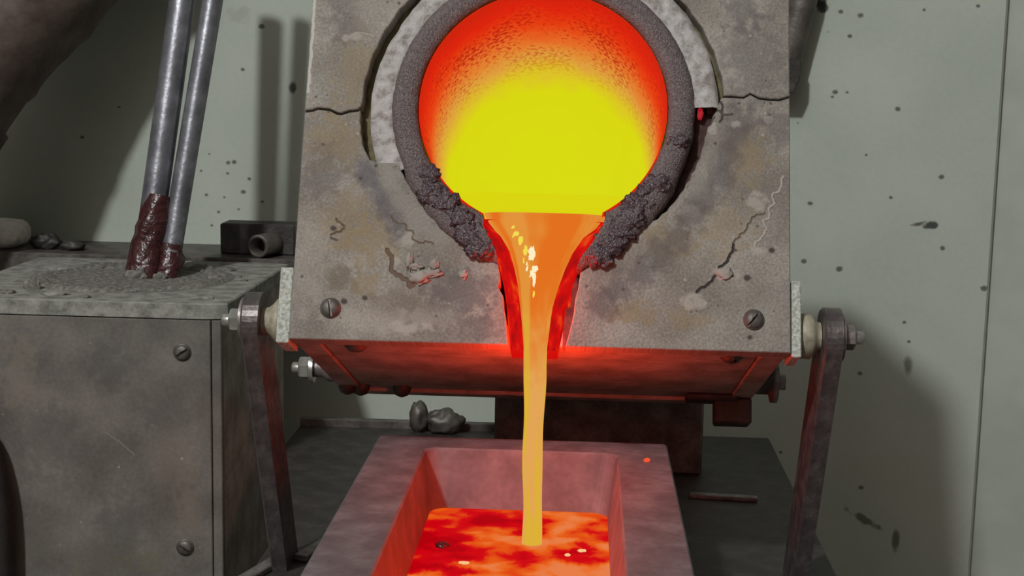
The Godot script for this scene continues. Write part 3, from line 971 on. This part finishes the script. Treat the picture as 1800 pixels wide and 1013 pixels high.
func build_metal() -> void:
	var t := thing("molten_metal", "glowing yellow molten metal filling the crucible and pouring from its spout", "molten metal")
	# pool in the crucible: level top, clipped by the crucible's wall
	var level := 1.026
	var st := mesh()
	var L := []
	var Rt := []
	for i in 25:
		var w := lerpf(-0.022, -0.252, i / 24.0)
		var v := (level - 0.927 - 0.358 * w) / 0.934
		var r := rad_profile(-w, [[0.0, 0.1035], [0.05, 0.103], [0.10, 0.1015], [0.16, 0.099], [0.19, 0.0965], [0.215, 0.0915], [0.235, 0.0835], [0.248, 0.0715], [0.256, 0.0545]])
		var dy := v - CY
		var hw := sqrt(maxf(r * r - dy * dy, 0.0001))
		hw = minf(hw, lerpf(0.040, 0.110, clampf((-w - 0.022) / 0.05, 0.0, 1.0)))
		L.append(FX * Vector3(CX - hw, v, w))
		Rt.append(FX * Vector3(CX + hw, v, w))
	var thick := Vector3(0, -0.012, 0)
	for i in 24:
		quad(st, L[i], L[i + 1], Rt[i + 1], Rt[i], 1)
		quad(st, Rt[i] + thick, Rt[i + 1] + thick, L[i + 1] + thick, L[i] + thick, 2)
		quad(st, L[i] + thick, L[i + 1] + thick, L[i + 1], L[i], 3)
		quad(st, Rt[i], Rt[i + 1], Rt[i + 1] + thick, Rt[i] + thick, 4)
	quad(st, L[0] + thick, L[0], Rt[0], Rt[0] + thick, 5)
	var pm := StandardMaterial3D.new()
	pm.resource_name = "yellow_hot_metal"
	pm.albedo_color = Color(0.03, 0.02, 0.02)
	pm.roughness = 0.6
	pm.metallic_specular = 0.1
	pm.emission_enabled = true
	pm.emission = c8(213, 209, 15)
	commit(st, "crucible_pool", pm, t)
	# the stream: through the trough, over the lip, straight down into the mould
	var S := [ # local y, left, right, local z of the middle, half thickness
		[0.1160, -0.0500, 0.0535, -0.0175, 0.006], [0.108, -0.046, 0.050, -0.0165, 0.008], [0.098, -0.038, 0.041, -0.0145, 0.0105], [0.088, -0.031, 0.033, -0.0125, 0.0125], [0.078, -0.0262, 0.026, -0.0105, 0.0135], [0.066, -0.0222, 0.0208, -0.0090, 0.014],
		[0.052, -0.0188, 0.0160, -0.008, 0.0145], [0.038, -0.0166, 0.0122, -0.007, 0.0145], [0.024, -0.0146, 0.0100, -0.006, 0.014], [0.010, -0.0130, 0.0086, -0.005, 0.0130], [0.0, -0.0118, 0.0076, -0.004, 0.0118]]
	var rings := []
	var n := 28
	for s in S:
		var ring := []
		var mid: float = (s[1] + s[2]) / 2.0
		var half: float = (s[2] - s[1]) / 2.0
		for j in n:
			var a := TAU * j / n
			var ca := cos(a)
			var sa := sin(a)
			ring.append(FX * Vector3(mid + half * signf(ca) * pow(absf(ca), 0.8), s[0], s[3] + s[4] * signf(sa) * pow(absf(sa), 0.9)))
		rings.append(ring)
	var falls := []
	for i in 22:
		var f := (i + 1) / 22.0
		var y := lerpf(0.918, 0.7645, f)
		var z := -0.001 + 0.018 * pow(f, 0.7)
		var x := -0.0362 + 0.0012 * f + 0.0005 * sin(f * 9.0)
		falls.append([x, y, z, lerpf(0.0093, 0.0080, minf(1.0, f * 2.0)) + 0.0004 * sin(f * 14.0), lerpf(0.0108, 0.0080, minf(1.0, f * 2.5))])
	for s in falls:
		var ring := []
		for j in n:
			var a := TAU * j / n
			ring.append(Vector3(s[0] + s[3] * cos(a), s[1], s[2] + s[4] * sin(a)))
		rings.append(ring)
	st = mesh()
	loft(st, rings)
	commit(st, "stream", hot("pouring_metal", stream_heat()), t).set_meta("label", "orange and yellow stream of metal")
	# white hot flecks riding on the stream
	var fm := StandardMaterial3D.new()
	fm.resource_name = "white_hot_fleck"
	fm.albedo_color = Color(0.2, 0.18, 0.15)
	fm.emission_enabled = true
	fm.emission = c8(246, 232, 190)
	var ym := StandardMaterial3D.new()
	ym.resource_name = "yellow_hot_fleck"
	ym.albedo_color = Color(0.2, 0.18, 0.1)
	ym.emission_enabled = true
	ym.emission = c8(236, 214, 70)
	var k := 0
	for q in [[-0.024, 0.100, 0.0022, 0.0035, 1], [-0.021, 0.094, 0.0032, 0.0036, 1], [-0.017, 0.087, 0.0024, 0.0055, 1], [-0.0125, 0.077, 0.0018, 0.006, 1], [-0.0075, 0.074, 0.0030, 0.008, 0], [-0.0105, 0.064, 0.0019, 0.005, 0], [-0.004, 0.063, 0.0030, 0.0034, 0],
			[-0.0065, 0.058, 0.0022, 0.004, 0], [-0.0045, 0.052, 0.0016, 0.008, 0], [-0.0095, 0.052, 0.0013, 0.004, 0], [-0.0046, 0.041, 0.0011, 0.004, 1], [-0.009, 0.045, 0.0012, 0.003, 1], [-0.0135, 0.069, 0.0012, 0.006, 1]]:
		st = mesh()
		var zz := rad_profile(q[1], [[0.0, 0.0073], [0.024, 0.0075], [0.038, 0.007], [0.052, 0.006], [0.066, 0.0045], [0.078, 0.0025], [0.088, -0.0005], [0.098, -0.0045], [0.11, -0.0088]])
		var edge := rad_profile(q[1], [[0.0, 0.010], [0.05, 0.017], [0.066, 0.021], [0.1, 0.04]])
		zz -= 0.009 * pow(absf(q[0]) / edge, 2.5)
		lump(st, Vector3(q[0], q[1], zz), Vector3(q[2], q[3], 0.0012), 80 + k, 0.7, 8)
		var o := commit(st, "hot_fleck", fm if q[4] == 0 else ym, t)
		o.transform = FX
		k += 1
	# light of the stream
	for q in [[0.790, 0.010, 0.0012], [0.825, 0.008, 0.0016], [0.860, 0.005, 0.0035], [0.890, 0.003, 0.0070], [0.912, 0.0, 0.0115]]:
		glow_light("stream_light", Vector3(-0.036, q[0], q[1]), Color(1.0, 0.20, 0.09), q[2], 0.006)
	for q in [[0.016, 0.004], [0.040, 0.004], [0.062, 0.002]]:
		glow_light("stream_light", FX * Vector3(-0.002, q[0], q[1]), Color(1.0, 0.20, 0.09), 0.0040, 0.004)

# ------------------------------------------------------------------ the mould
func rounded_rect(x0: float, x1: float, z0: float, z1: float, r: float, y: float) -> Array:
	var out := []
	for c in [[x1 - r, z1 - r, 0.0], [x0 + r, z1 - r, 90.0], [x0 + r, z0 + r, 180.0], [x1 - r, z0 + r, 270.0]]:
		for k in 7:
			var a := deg_to_rad(c[2] + 15.0 * k)
			out.append(Vector3(c[0] + r * cos(a), y, c[1] + r * sin(a)))
	return out

func build_mould() -> void:
	var X0 := -0.1805
	var X1 := 0.0815
	var Z0 := -0.122
	var Z1 := 0.42
	var t := thing("ingot_mould", "heavy dark grey graphite ingot mould catching the poured metal", "mould", Vector3(-0.05, 0.68, 0.149))
	var o := Transform3D(Basis(), -Vector3(-0.05, 0.68, 0.149))
	var rings := [rounded_rect(X0, X1, Z0, Z1, 0.004, 0.68), rounded_rect(X0, X1, Z0, Z1, 0.004, 0.8155), rounded_rect(X0 + 0.0015, X1 - 0.0015, Z0 + 0.0015, Z1 - 0.0015, 0.004, 0.817),
		rounded_rect(-0.1345, 0.0365, -0.083, 0.374, 0.012, 0.817), rounded_rect(-0.1330, 0.0350, -0.0815, 0.3725, 0.012, 0.8155), rounded_rect(-0.1235, 0.0245, -0.068, 0.362, 0.016, 0.735)]
	for r in rings:
		for i in r.size():
			r[i] = o * r[i]
	var st := mesh()
	loft(st, rings, true, true, false)
	commit(st, "mould_block", M.graphite, t)
	# metal in the mould
	var pool := thing("molten_pool", "red and orange crusting molten metal lying in the graphite mould", "molten metal")
	var pm := hot("crusting_metal", lava(71, 384, [c8(176, 0, 12), c8(200, 2, 16), c8(208, 8, 16), c8(222, 66, 18), c8(228, 88, 20), c8(232, 110, 44), c8(230, 124, 70)], 0.0065, 2.0))
	st = mesh()
	var a := rounded_rect(-0.1272, 0.0285, -0.0730, 0.3665, 0.016, 0.765)
	var b := rounded_rect(-0.1246, 0.0258, -0.0700, 0.3640, 0.016, 0.7415)
	var c := Vector3(-0.05, 0.765, 0.147)
	var noise := FastNoiseLite.new()
	noise.seed = 77
	noise.frequency = 28.0
	var steps := 26
	var uv := func(v: Vector3) -> Vector2:
		return Vector2((v.x + 0.13) / 0.17, (v.z + 0.08) / 0.30)
	var grid := []
	for i in steps + 1:
		var f := 1.0 - float(i) / steps
		var ring := []
		for v in a:
			var q: Vector3 = c.lerp(v, f)
			q.y += noise.get_noise_2d(q.x, q.z * 2.0) * 0.0022 * smoothstep(1.0, 0.85, f)
			ring.append(q)
		grid.append(ring)
	for i in steps:
		for j in a.size():
			var k := (j + 1) % a.size()
			quad(st, grid[i][j], grid[i + 1][j], grid[i + 1][k], grid[i][k], 1, uv.call(grid[i][j]), uv.call(grid[i + 1][j]), uv.call(grid[i + 1][k]), uv.call(grid[i][k]))
	for j in a.size():
		var k := (j + 1) % a.size()
		quad(st, a[k], b[k], b[j], a[j], 2, uv.call(a[k]), uv.call(b[k]), uv.call(b[j]), uv.call(a[j]))
		tri(st, c - Vector3(0, 0.0235, 0), b[j], b[k], 3)
	commit(st, "hot_metal", pm, pool)
	# darker blister and bright specks floating on it
	st = mesh()
	lump(st, Vector3(-0.1075, 0.7655, 0.032), Vector3(0.006, 0.0022, 0.006), 90, 0.4, 9)
	commit(st, "slag_blister", M.slag, pool)
	var sm := StandardMaterial3D.new()
	sm.resource_name = "bright_hot_speck"
	sm.albedo_color = Color(0.2, 0.15, 0.1)
	sm.emission_enabled = true
	sm.emission = c8(238, 190, 130)
	var n := 0
	for q in [[0.0065, 0.036, 0.0035], [-0.005, 0.048, 0.0022], [-0.086, 0.076, 0.004]]:
		st = mesh()
		lump(st, Vector3(q[0], 0.7662, q[1]), Vector3(q[2], 0.0012, q[2] * 0.6), 95 + n, 0.6, 8)
		commit(st, "hot_speck", sm, pool)
		n += 1
	for q in [[-0.09, 0.0], [-0.01, 0.0], [-0.05, 0.08], [-0.09, 0.17], [-0.01, 0.17], [-0.05, 0.27]]:
		glow_light("pool_light", Vector3(q[0], 0.755, q[1]), Color(1.0, 0.13, 0.055), 0.0025, 0.008)
	# an ember on the mould's rim
	var em := StandardMaterial3D.new()
	em.resource_name = "ember_glow"
	em.albedo_color = Color(0.2, 0.08, 0.05)
	em.emission_enabled = true
	em.emission = c8(236, 76, 40)
	st = mesh()
	lump(st, Vector3(0.061, 0.8182, -0.058), Vector3(0.0028, 0.0018, 0.0028), 101, 0.4, 8)
	var e := commit(st, "ember", em)
	tag(e, "tiny orange ember lying on the grey rim of the mould", "ember")

# ------------------------------------------------------------------ pivot arms, bench
func build_arms() -> void:
	for s in [-1.0, 1.0]:
		var inner := -0.2680 if s < 0 else 0.2000
		var outer := -0.2830 if s < 0 else 0.2155
		var t := thing("pivot_arm", "flat steel arm on the side of the tilted furnace towards the upright furnace" if s < 0 else "flat steel arm on the side of the tilted furnace away from the upright furnace", "support", Vector3((inner + outer) / 2.0, 0.68, -0.15), "arms that carry the tilting furnace")
		var o := Transform3D(Basis(), -t.position)
		# profile in (z, y): rounded head about the pivot, leaning back down to the bench
		var head := Vector2(-0.034, 0.935)
		var foot := Vector2(-0.158, 0.680)
		var d := (foot - head).normalized()
		var side := d.rotated(PI / 2)
		var w := 0.0245
		var poly := PackedVector2Array()
		for i in 17:
			var a := PI * i / 16.0
			poly.append(head + side * w * cos(a) - d * w * sin(a))
		var l := (0.680 - head.y) / d.y
		poly.append(Vector2(head.x - w * side.x + d.x * ((0.680 - (head - side * w).y) / d.y), 0.680))
		poly.append(Vector2(head.x + w * side.x + d.x * ((0.680 - (head + side * w).y) / d.y), 0.680))
		var st := mesh()
		# slab's local x -> world z, local y -> world y, local z -> world -x
		var bs := Basis(Vector3(0, 0, 1), Vector3(0, 1, 0), Vector3(-1, 0, 0))
		slab(st, o * Transform3D(bs, Vector3((inner + outer) / 2.0, 0, 0)), poly, -absf(outer - inner) / 2.0, absf(outer - inner) / 2.0, 0.0018)
		commit(st, "flat_bar", M.arm_steel, t)
		var dir := Basis(Vector3.UP, s * PI / 2)
		var px := Vector3(0, head.y, head.x)
		st = mesh()
		var washer_from := -0.2510 if s < 0 else 0.1815
		lathe(st, o * Transform3D(dir, px + Vector3(washer_from, 0, 0)), [Vector2(0.018, 0.0), Vector2(0.019, 0.001), Vector2(0.019, 0.005 if s < 0 else 0.010), Vector2(0.015, 0.008 if s < 0 else 0.013), Vector2(0.012, 0.012 if s < 0 else 0.016), Vector2(0.012, 0.018)], 28)
		commit(st, "bush", M.washer_tan, t)
		st = mesh()
		lathe(st, o * Transform3D(dir, px + Vector3(outer, 0, 0)), [Vector2(0.020, 0.0), Vector2(0.020, 0.0028)], 28)
		commit(st, "washer", M.bar_steel, t)
		st = mesh()
		hex_nut(st, o * Transform3D(dir * Basis(Vector3.BACK, 0.35), px + Vector3(outer + s * 0.0028, 0, 0)), 0.0105, 0.0105)
		commit(st, "nut", M.bright_steel if s < 0 else M.bar_steel, t)
		st = mesh()
		lathe(st, o * Transform3D(dir, px + Vector3(outer + s * 0.012, 0, 0)), [Vector2(0.0055, 0.0), Vector2(0.0055, 0.007), Vector2(0.0042, 0.0085)], 16)
		commit(st, "bolt_end", M.bright_steel, t)

func build_bench() -> void:
	var t := thing("steel_bench", "dark steel bench carrying the mould and the tilting furnace", "bench", Vector3(-0.06, 0, -0.1))
	var o := Transform3D(Basis(), -t.position)
	var st := mesh()
	# outline in (x, -z): wide behind, narrower in front beside the upright furnace
	slab(st, o * Transform3D(Basis(Vector3.RIGHT, -PI / 2), Vector3.ZERO), PackedVector2Array([Vector2(-0.302, -0.47), Vector2(0.251, -0.47), Vector2(0.251, 0.711), Vector2(-0.366, 0.711), Vector2(-0.366, 0.60), Vector2(-0.302, 0.25)]), 0.664, 0.68, 0.002)
	commit(st, "top_plate", M.black_steel, t)
	st = mesh()
	cbox(st, o * at(-0.20, 0.684, -0.703), Vector3(0.33, 0.012, 0.012), 0.001)
	commit(st, "back_rail", M.dark_steel, t)
	for x in [-0.275, 0.225]:
		for z in [-0.68, 0.44]:
			st = mesh()
			cbox(st, o * at(x, 0.332, z), Vector3(0.04, 0.664, 0.04), 0.003)
			commit(st, "leg", M.black_steel, t)
	# column behind the mould that braces the tilting gear
	var c := thing("brace_column", "dark steel column standing on the bench behind the mould", "column", Vector3(0.025, 0.68, -0.54))
	st = mesh()
	cbox(st, at(0, 0.075, 0), Vector3(0.246, 0.15, 0.05), 0.003)
	commit(st, "column_body", M.dark_steel, c)
	st = mesh()
	cbox(st, at(0, 0.156, 0), Vector3(0.256, 0.012, 0.056), 0.002)
	commit(st, "cap_plate", M.black_steel, c)
	# strap lying beside the arm
	st = mesh()
	var b := Basis(Vector3.UP, -0.32)
	cbox(st, Transform3D(b, Vector3(-0.243, 0.6832, -0.218)), Vector3(0.014, 0.006, 0.12), 0.001)
	var s := commit(st, "steel_strap", M.bar_steel)
	tag(s, "narrow flat steel strap on the bench between pivot arm and mould", "strap")
	st = mesh()
	cbox(st, Transform3D(b, Vector3(-0.298, 0.6832, -0.105)), Vector3(0.014, 0.006, 0.10), 0.001)
	s = commit(st, "steel_strap", M.bar_steel)
	tag(s, "narrow flat steel strap on the bench between pivot arm and upright furnace", "strap")
	st = mesh()
	cbox(st, Transform3D(Basis(Vector3.UP, -0.1), Vector3(0.165, 0.6825, -0.42)), Vector3(0.075, 0.005, 0.012), 0.001)
	s = commit(st, "steel_offcut", M.bar_steel)
	tag(s, "short flat steel offcut lying on the dark bench beside the mould", "offcut")
	# two lumps on the bench's back edge
	st = mesh()
	lump(st, Vector3(-0.206, 0.700, -0.683), Vector3(0.013, 0.021, 0.012), 110, 0.3)
	tag(commit(st, "slag_lump", M.dark_steel), "narrow upright dark slag lump at the back of the bench", "slag")
	st = mesh()
	lump(st, Vector3(-0.172, 0.695, -0.68), Vector3(0.024, 0.017, 0.014), 112, 0.4)
	tag(commit(st, "slag_lump", M.dark_steel), "wide rounded dark slag lump at the back of the bench", "slag")

# ------------------------------------------------------------------ the upright furnace
func panel_paint() -> StandardMaterial3D:
	var p := painted(560, 700, Vector2(-0.74, 0.44), Vector2(0.345, 0.43), 121, c8(82, 76, 72), c8(96, 91, 86), c8(112, 105, 99), 1.6, 0.007)
	for s in [[-0.63, 0.80, 0.025, 0.06, c8(115, 106, 95), 0.5], [-0.60, 0.72, 0.05, 0.05, c8(80, 77, 73), 0.4], [-0.53, 0.81, 0.03, 0.03, c8(73, 70, 69), 0.4], [-0.47, 0.76, 0.035, 0.03, c8(77, 73, 72), 0.4], [-0.46, 0.70, 0.03, 0.05, c8(101, 92, 81), 0.5],
			[-0.52, 0.62, 0.03, 0.06, c8(77, 74, 72), 0.4], [-0.44, 0.65, 0.016, 0.06, c8(115, 104, 90), 0.4], [-0.55, 0.58, 0.04, 0.03, c8(95, 90, 77), 0.5], [-0.62, 0.60, 0.04, 0.04, c8(93, 89, 80), 0.4], [-0.49, 0.585, 0.03, 0.02, c8(93, 90, 73), 0.5]]:
		p.blot(Vector2(s[0], s[1]), Vector2(s[2], s[3]), s[4], s[5], 0.8)
	p.line([Vector2(-0.535, 0.735), Vector2(-0.52, 0.725), Vector2(-0.50, 0.71)], 0.0016, c8(112, 106, 100), 0.5, 10, 0.004)
	var rng := RandomNumberGenerator.new()
	rng.seed = 8
	for i in 60:
		var r := rng.randf_range(0.0008, 0.002)
		p.blot(Vector2(rng.randf_range(-0.72, -0.42), rng.randf_range(0.46, 0.86)), Vector2(r, r), c8(84, 78, 74) if i % 3 else c8(164, 156, 148), 0.7, 0.4)
	var m := StandardMaterial3D.new()
	m.resource_name = "scuffed_panel"
	m.albedo_texture = p.colour_texture()
	m.roughness = 0.6
	m.heightmap_enabled = true
	m.heightmap_texture = p.height_texture()
	m.heightmap_scale = 0.05
	return m

func build_upright() -> void:
	var base := Vector3(-0.567, 0.44, -0.60)
	var t := thing("upright_furnace", "square grey upright furnace with a crusted lid and two rods standing in its crucible", "furnace", base)
	var o := Transform3D(Basis(), -base)
	var st := mesh()
	box_between(st, o * Vector3(-0.733, 0.44, -0.77), o * Vector3(-0.4015, 0.8665, -0.432), 0.0015)
	commit(st, "casing", M.board, t)
	st = mesh()
	var pm := panel_paint()
	slab(st, o * at(0, 0, 0), PackedVector2Array([Vector2(-0.722, 0.445), Vector2(-0.4125, 0.445), Vector2(-0.4125, 0.866), Vector2(-0.722, 0.866)]), -0.431, -0.420, 0.001, Vector2(-0.74, 0.44), Vector2(0.345, 0.43))
	commit(st, "front_panel", pm, t)
	st = mesh()
	slab(st, o * at(0, 0, 0), PackedVector2Array([Vector2(-0.4115, 0.445), Vector2(-0.4005, 0.445), Vector2(-0.4005, 0.866), Vector2(-0.4115, 0.866)]), -0.431, -0.421, 0.001, Vector2(-0.74, 0.44), Vector2(0.345, 0.43))
	commit(st, "corner_strip", pm, t)
	for q in [[-0.4445, 0.829, 0.6], [-0.4440, 0.602, 2.5], [-0.692, 0.829, 1.4], [-0.692, 0.602, 0.2]]:
		round_screw(t, "screw", o * at(q[0], q[1], -0.420), 0.0092, q[2], M.dark_steel)
	# lid with a round opening
	var cx := -0.556
	var cz := -0.60
	var n := 64
	var rings := [[], [], [], [], []]
	for i in n:
		var a := TAU * i / n
		var d := Vector2(cos(a), sin(a))
		var s := minf(0.1715 / maxf(absf(d.x), 0.0001), 0.178 / maxf(absf(d.y), 0.0001))
		var e := Vector3(-0.5655 + d.x * s, 0, -0.597 + d.y * s)
		rings[0].append(o * Vector3(e.x, 0.8675, e.z))
		rings[1].append(o * Vector3(e.x, 0.8835, e.z))
		rings[2].append(o * Vector3(e.x - d.x * 0.002, 0.885, e.z - d.y * 0.002))
		rings[3].append(o * Vector3(cx + d.x * 0.112, 0.885, cz + d.y * 0.112))
		rings[4].append(o * Vector3(cx + d.x * 0.112, 0.8675, cz + d.y * 0.112))
	st = mesh()
	loft(st, rings, true, false, false)
	commit(st, "lid", M.lid_board, t)
	# crusted ring and crucible well
	var noise := FastNoiseLite.new()
	noise.seed = 130
	noise.frequency = 45.0
	var r2 := []
	for q in [[0.125, 0.8852], [0.118, 0.8875], [0.108, 0.888], [0.099, 0.886], [0.094, 0.882], [0.091, 0.872], [0.088, 0.85], [0.083, 0.80], [0.06, 0.77]]:
		var ring := []
		for i in n:
			var a := TAU * i / n
			var v := Vector3(cx + q[0] * cos(a), q[1], cz + q[0] * sin(a))
			if q[0] < 0.124:
				v += Vector3(noise.get_noise_3dv(v) * 0.007, noise.get_noise_3dv(v * 1.4 + Vector3.ONE) * 0.010, noise.get_noise_3dv(v + Vector3.UP) * 0.007)
			ring.append(o * v)
		r2.append(ring)
	st = mesh()
	loft(st, r2, true, true)
	commit(st, "crucible_mouth", M.ash, t)
	var k := 0
	for q in [[-0.70, -0.475, 0.016, 0.006], [-0.682, -0.468, 0.010, 0.007], [-0.655, -0.455, 0.008, 0.004], [-0.665, -0.66, 0.02, 0.004], [-0.63, -0.69, 0.016, 0.004], [-0.585, -0.71, 0.012, 0.005], [-0.53, -0.49, 0.012, 0.003], [-0.46, -0.69, 0.014, 0.003], [-0.46, -0.62, 0.01, 0.003], [-0.425, -0.455, 0.008, 0.003], [-0.43, -0.63, 0.004, 0.002], [-0.415, -0.60, 0.004, 0.002], [-0.60, -0.455, 0.014, 0.003], [-0.56, -0.44, 0.006, 0.003], [-0.64, -0.49, 0.01, 0.012]]:
		st = mesh()
		lump(st, o * Vector3(q[0], 0.8855, q[1]), Vector3(q[2], q[3], q[2] * 0.7), 140 + k, 0.7, 9)
		commit(st, "crust_lump", M.ash if k % 3 else M.lid_board, t)
		k += 1
	# stand below
	var s := thing("furnace_stand", "low dark stand under the upright furnace", "stand", Vector3(-0.567, 0, -0.60))
	st = mesh()
	cbox(st, at(0, 0.43, 0), Vector3(0.36, 0.02, 0.36), 0.002)
	commit(st, "top_plate", M.black_steel, s)
	for x in [-0.15, 0.15]:
		for z in [-0.15, 0.15]:
			st = mesh()
			cbox(st, at(x, 0.21, z), Vector3(0.035, 0.42, 0.035), 0.002)
			commit(st, "leg", M.black_steel, s)
	# two rods standing in the crucible, slag frozen round their feet
	for q in [[Vector3(-0.545, 0.896, -0.62), Vector3(-0.516, 1.229, -0.70), 0.0165, "thicker grey steel rod with dark red slag round its foot"], [Vector3(-0.517, 0.890, -0.62), Vector3(-0.477, 1.230, -0.70), 0.0132, "thinner grey steel rod standing beside the thicker one"]]:
		var a: Vector3 = q[0]
		var b: Vector3 = q[1]
		var d := (b - a) / (b.y - a.y)
		var foot := a + d * (0.79 - a.y)
		var top := a + d * (1.355 - a.y)
		var rod := thing("steel_rod", q[3], "rod", foot, "rods in the upright furnace")
		var pts := []
		var rad := []
		for i in 12:
			pts.append((top - foot) * i / 11.0)
			rad.append(q[2])
		st = mesh()
		tube(st, pts, rad, 24)
		commit(st, "shaft", M.rod_steel, rod)
		st = mesh()
		pts = []
		rad = []
		var thick: bool = q[2] > 0.015
		var hi := 0.985 if thick else 0.925
		for i in 15:
			var f := i / 14.0
			pts.append(d * ((lerpf(0.865, hi, f) - 0.79)) + (Vector3(0.006, 0, 0.004) * smoothstep(0.5, 1.0, f) if thick else Vector3.ZERO))
			rad.append(q[2] + (0.0055 if thick else 0.003) * (1.0 - 0.3 * f) * (1.0 - smoothstep(0.7, 1.0, f)) - 0.002 * smoothstep(0.85, 1.0, f))
		tube(st, pts, rad, 26, 0.006, 151 if thick else 152)
		commit(st, "slag_crust", M.slag, rod).set_meta("label", "glossy dark red slag crust")
		st = mesh()
		lump(st, d * 0.095 + Vector3(-0.004, 0, 0.018), Vector3(0.016, 0.012, 0.010) * (1.0 if thick else 0.6), 155, 0.7)
		commit(st, "ash_cake", M.ash, rod)

# ------------------------------------------------------------------ clutter round them
func build_clutter() -> void:
	# ledge along the wall behind the upright furnace
	var st := mesh()
	box_between(st, Vector3(-1.05, 0.845, -0.949), Vector3(-0.375, 0.887, -0.80), 0.002)
	var o := commit(st, "wall_shelf", M.dark_steel)
	tag(o, "dark grey steel ledge along the wall behind the upright furnace", "ledge")
	# black channel block with a pipe stub
	var t := thing("channel_block", "black steel block with a round pipe stub on the ledge", "block", Vector3(-0.4525, 0.887, -0.865))
	st = mesh()
	cbox(st, at(0, 0.0215, 0), Vector3(0.105, 0.043, 0.05), 0.002)
	commit(st, "block_body", M.black_steel, t)
	st = mesh()
	lathe(st, Transform3D(Basis(Vector3.UP, -0.3), Vector3(0.022, 0.0165, 0.02)), [Vector2(0.016, 0.0), Vector2(0.016, 0.045), Vector2(0.0115, 0.045), Vector2(0.0115, 0.012)], 24)
	commit(st, "pipe_stub", M.dark_steel, t)
	# fire brick
	t = thing("fire_brick", "pale rounded fire brick lying on the ledge below the duct", "brick", Vector3(-0.855, 0.887, -0.862))
	st = mesh()
	var br := []
	for q in [[0.0, 0.012], [0.004, 0.004], [0.012, 0.0], [0.024, 0.0], [0.032, 0.003], [0.036, 0.008], [0.038, 0.018]]:
		br.append(rounded_rect(-0.063 + q[1], 0.063 - q[1], -0.043 + q[1], 0.043 - q[1], 0.02, q[0]))
	loft(st, br)
	commit(st, "brick_body", M.brick, t)
	# dark clutter
	var k := 0
	for q in [[-0.755, 0.897, -0.845, 0.020, 0.012, "dark slag lump on the ledge beside the pale brick"], [-0.715, 0.893, -0.84, 0.018, 0.008, "flat dark slag lump on the ledge between brick and rods"]]:
		st = mesh()
		lump(st, Vector3(q[0], q[1], q[2]), Vector3(q[3], q[4], q[3] * 0.7), 160 + k, 0.5)
		tag(commit(st, "slag_lump", M.black_steel), q[5], "slag")
		k += 1
	# exhaust duct sloping down along the wall
	t = thing("exhaust_duct", "wide dark brown exhaust duct sloping down in front of the wall", "duct", Vector3(-0.80, 1.165, -0.75))
	var base := t.position
	var pts := spline([Vector3(-0.30, 1.84, -0.86), Vector3(-0.545, 1.505, -0.850), Vector3(-0.712, 1.283, -0.808), Vector3(-0.803, 1.163, -0.75), Vector3(-0.872, 1.045, -0.70), Vector3(-0.95, 0.90, -0.66), Vector3(-1.02, 0.76, -0.64)], 8)
	var rad := []
	for i in pts.size():
		pts[i] -= base
		rad.append(0.090 + (0.0035 if i % 6 == 0 else 0.0))
	st = mesh()
	tube(st, pts, rad, 36, 0.004, 171)
	commit(st, "duct_tube", M.duct, t)
	for i in [13, 29]:
		st = mesh()
		var d: Vector3 = (pts[i + 1] - pts[i]).normalized()
		lathe(st, Transform3D(frame_along(d), pts[i]), [Vector2(0.092, -0.012), Vector2(0.097, -0.010), Vector2(0.097, 0.010), Vector2(0.092, 0.012)], 36)
		commit(st, "band", M.duct, t)
	# hose in front of the upright furnace
	var hp := spline([Vector3(-0.86, 0.70, -0.40), Vector3(-0.74, 0.748, -0.393), Vector3(-0.682, 0.735, -0.393), Vector3(-0.660, 0.66, -0.393), Vector3(-0.660, 0.50, -0.393), Vector3(-0.662, 0.25, -0.38), Vector3(-0.68, 0.05, -0.32), Vector3(-0.76, 0.024, -0.1)], 6)
	rad = []
	for i in hp.size():
		rad.append(0.022)
	st = mesh()
	tube(st, hp, rad, 18)
	tag(commit(st, "rubber_hose", M.rubber), "thick black rubber hose hanging in front of the upright furnace", "hose")
	# pipe fitting on the wall beyond the tilting furnace
	t = thing("pipe_fitting", "dark pipe elbow and black clamp on the wall beside the tilting furnace", "pipe", Vector3(0.283, 1.178, -0.918))
	st = mesh()
	tube(st, [Vector3(0.022, 0.20, 0.0), Vector3(0.014, 0.08, 0.0), Vector3(0.004, 0.03, 0.0), Vector3(-0.004, -0.02, 0.0)], [0.021, 0.021, 0.020, 0.018], 20)
	commit(st, "elbow", M.dark_steel, t)
	st = mesh()
	slab(st, at(0, 0, 0), PackedVector2Array([Vector2(-0.04, -0.005), Vector2(0.012, -0.005), Vector2(0.012, -0.032), Vector2(0.004, -0.052), Vector2(-0.04, -0.052)]), -0.02, 0.022, 0.001)
	commit(st, "clamp", M.black_steel, t)
	st = mesh()
	cbox(st, at(-0.02, -0.03, -0.028), Vector3(0.03, 0.03, 0.018), 0.001)
	commit(st, "wall_arm", M.black_steel, t)

func _ready() -> void:
	set_up_view()
	make_materials()
	build_lamp()
	build_room()
	build_furnace()
	build_bench()
	build_arms()
	build_mould()
	build_metal()
	build_upright()
	build_clutter()
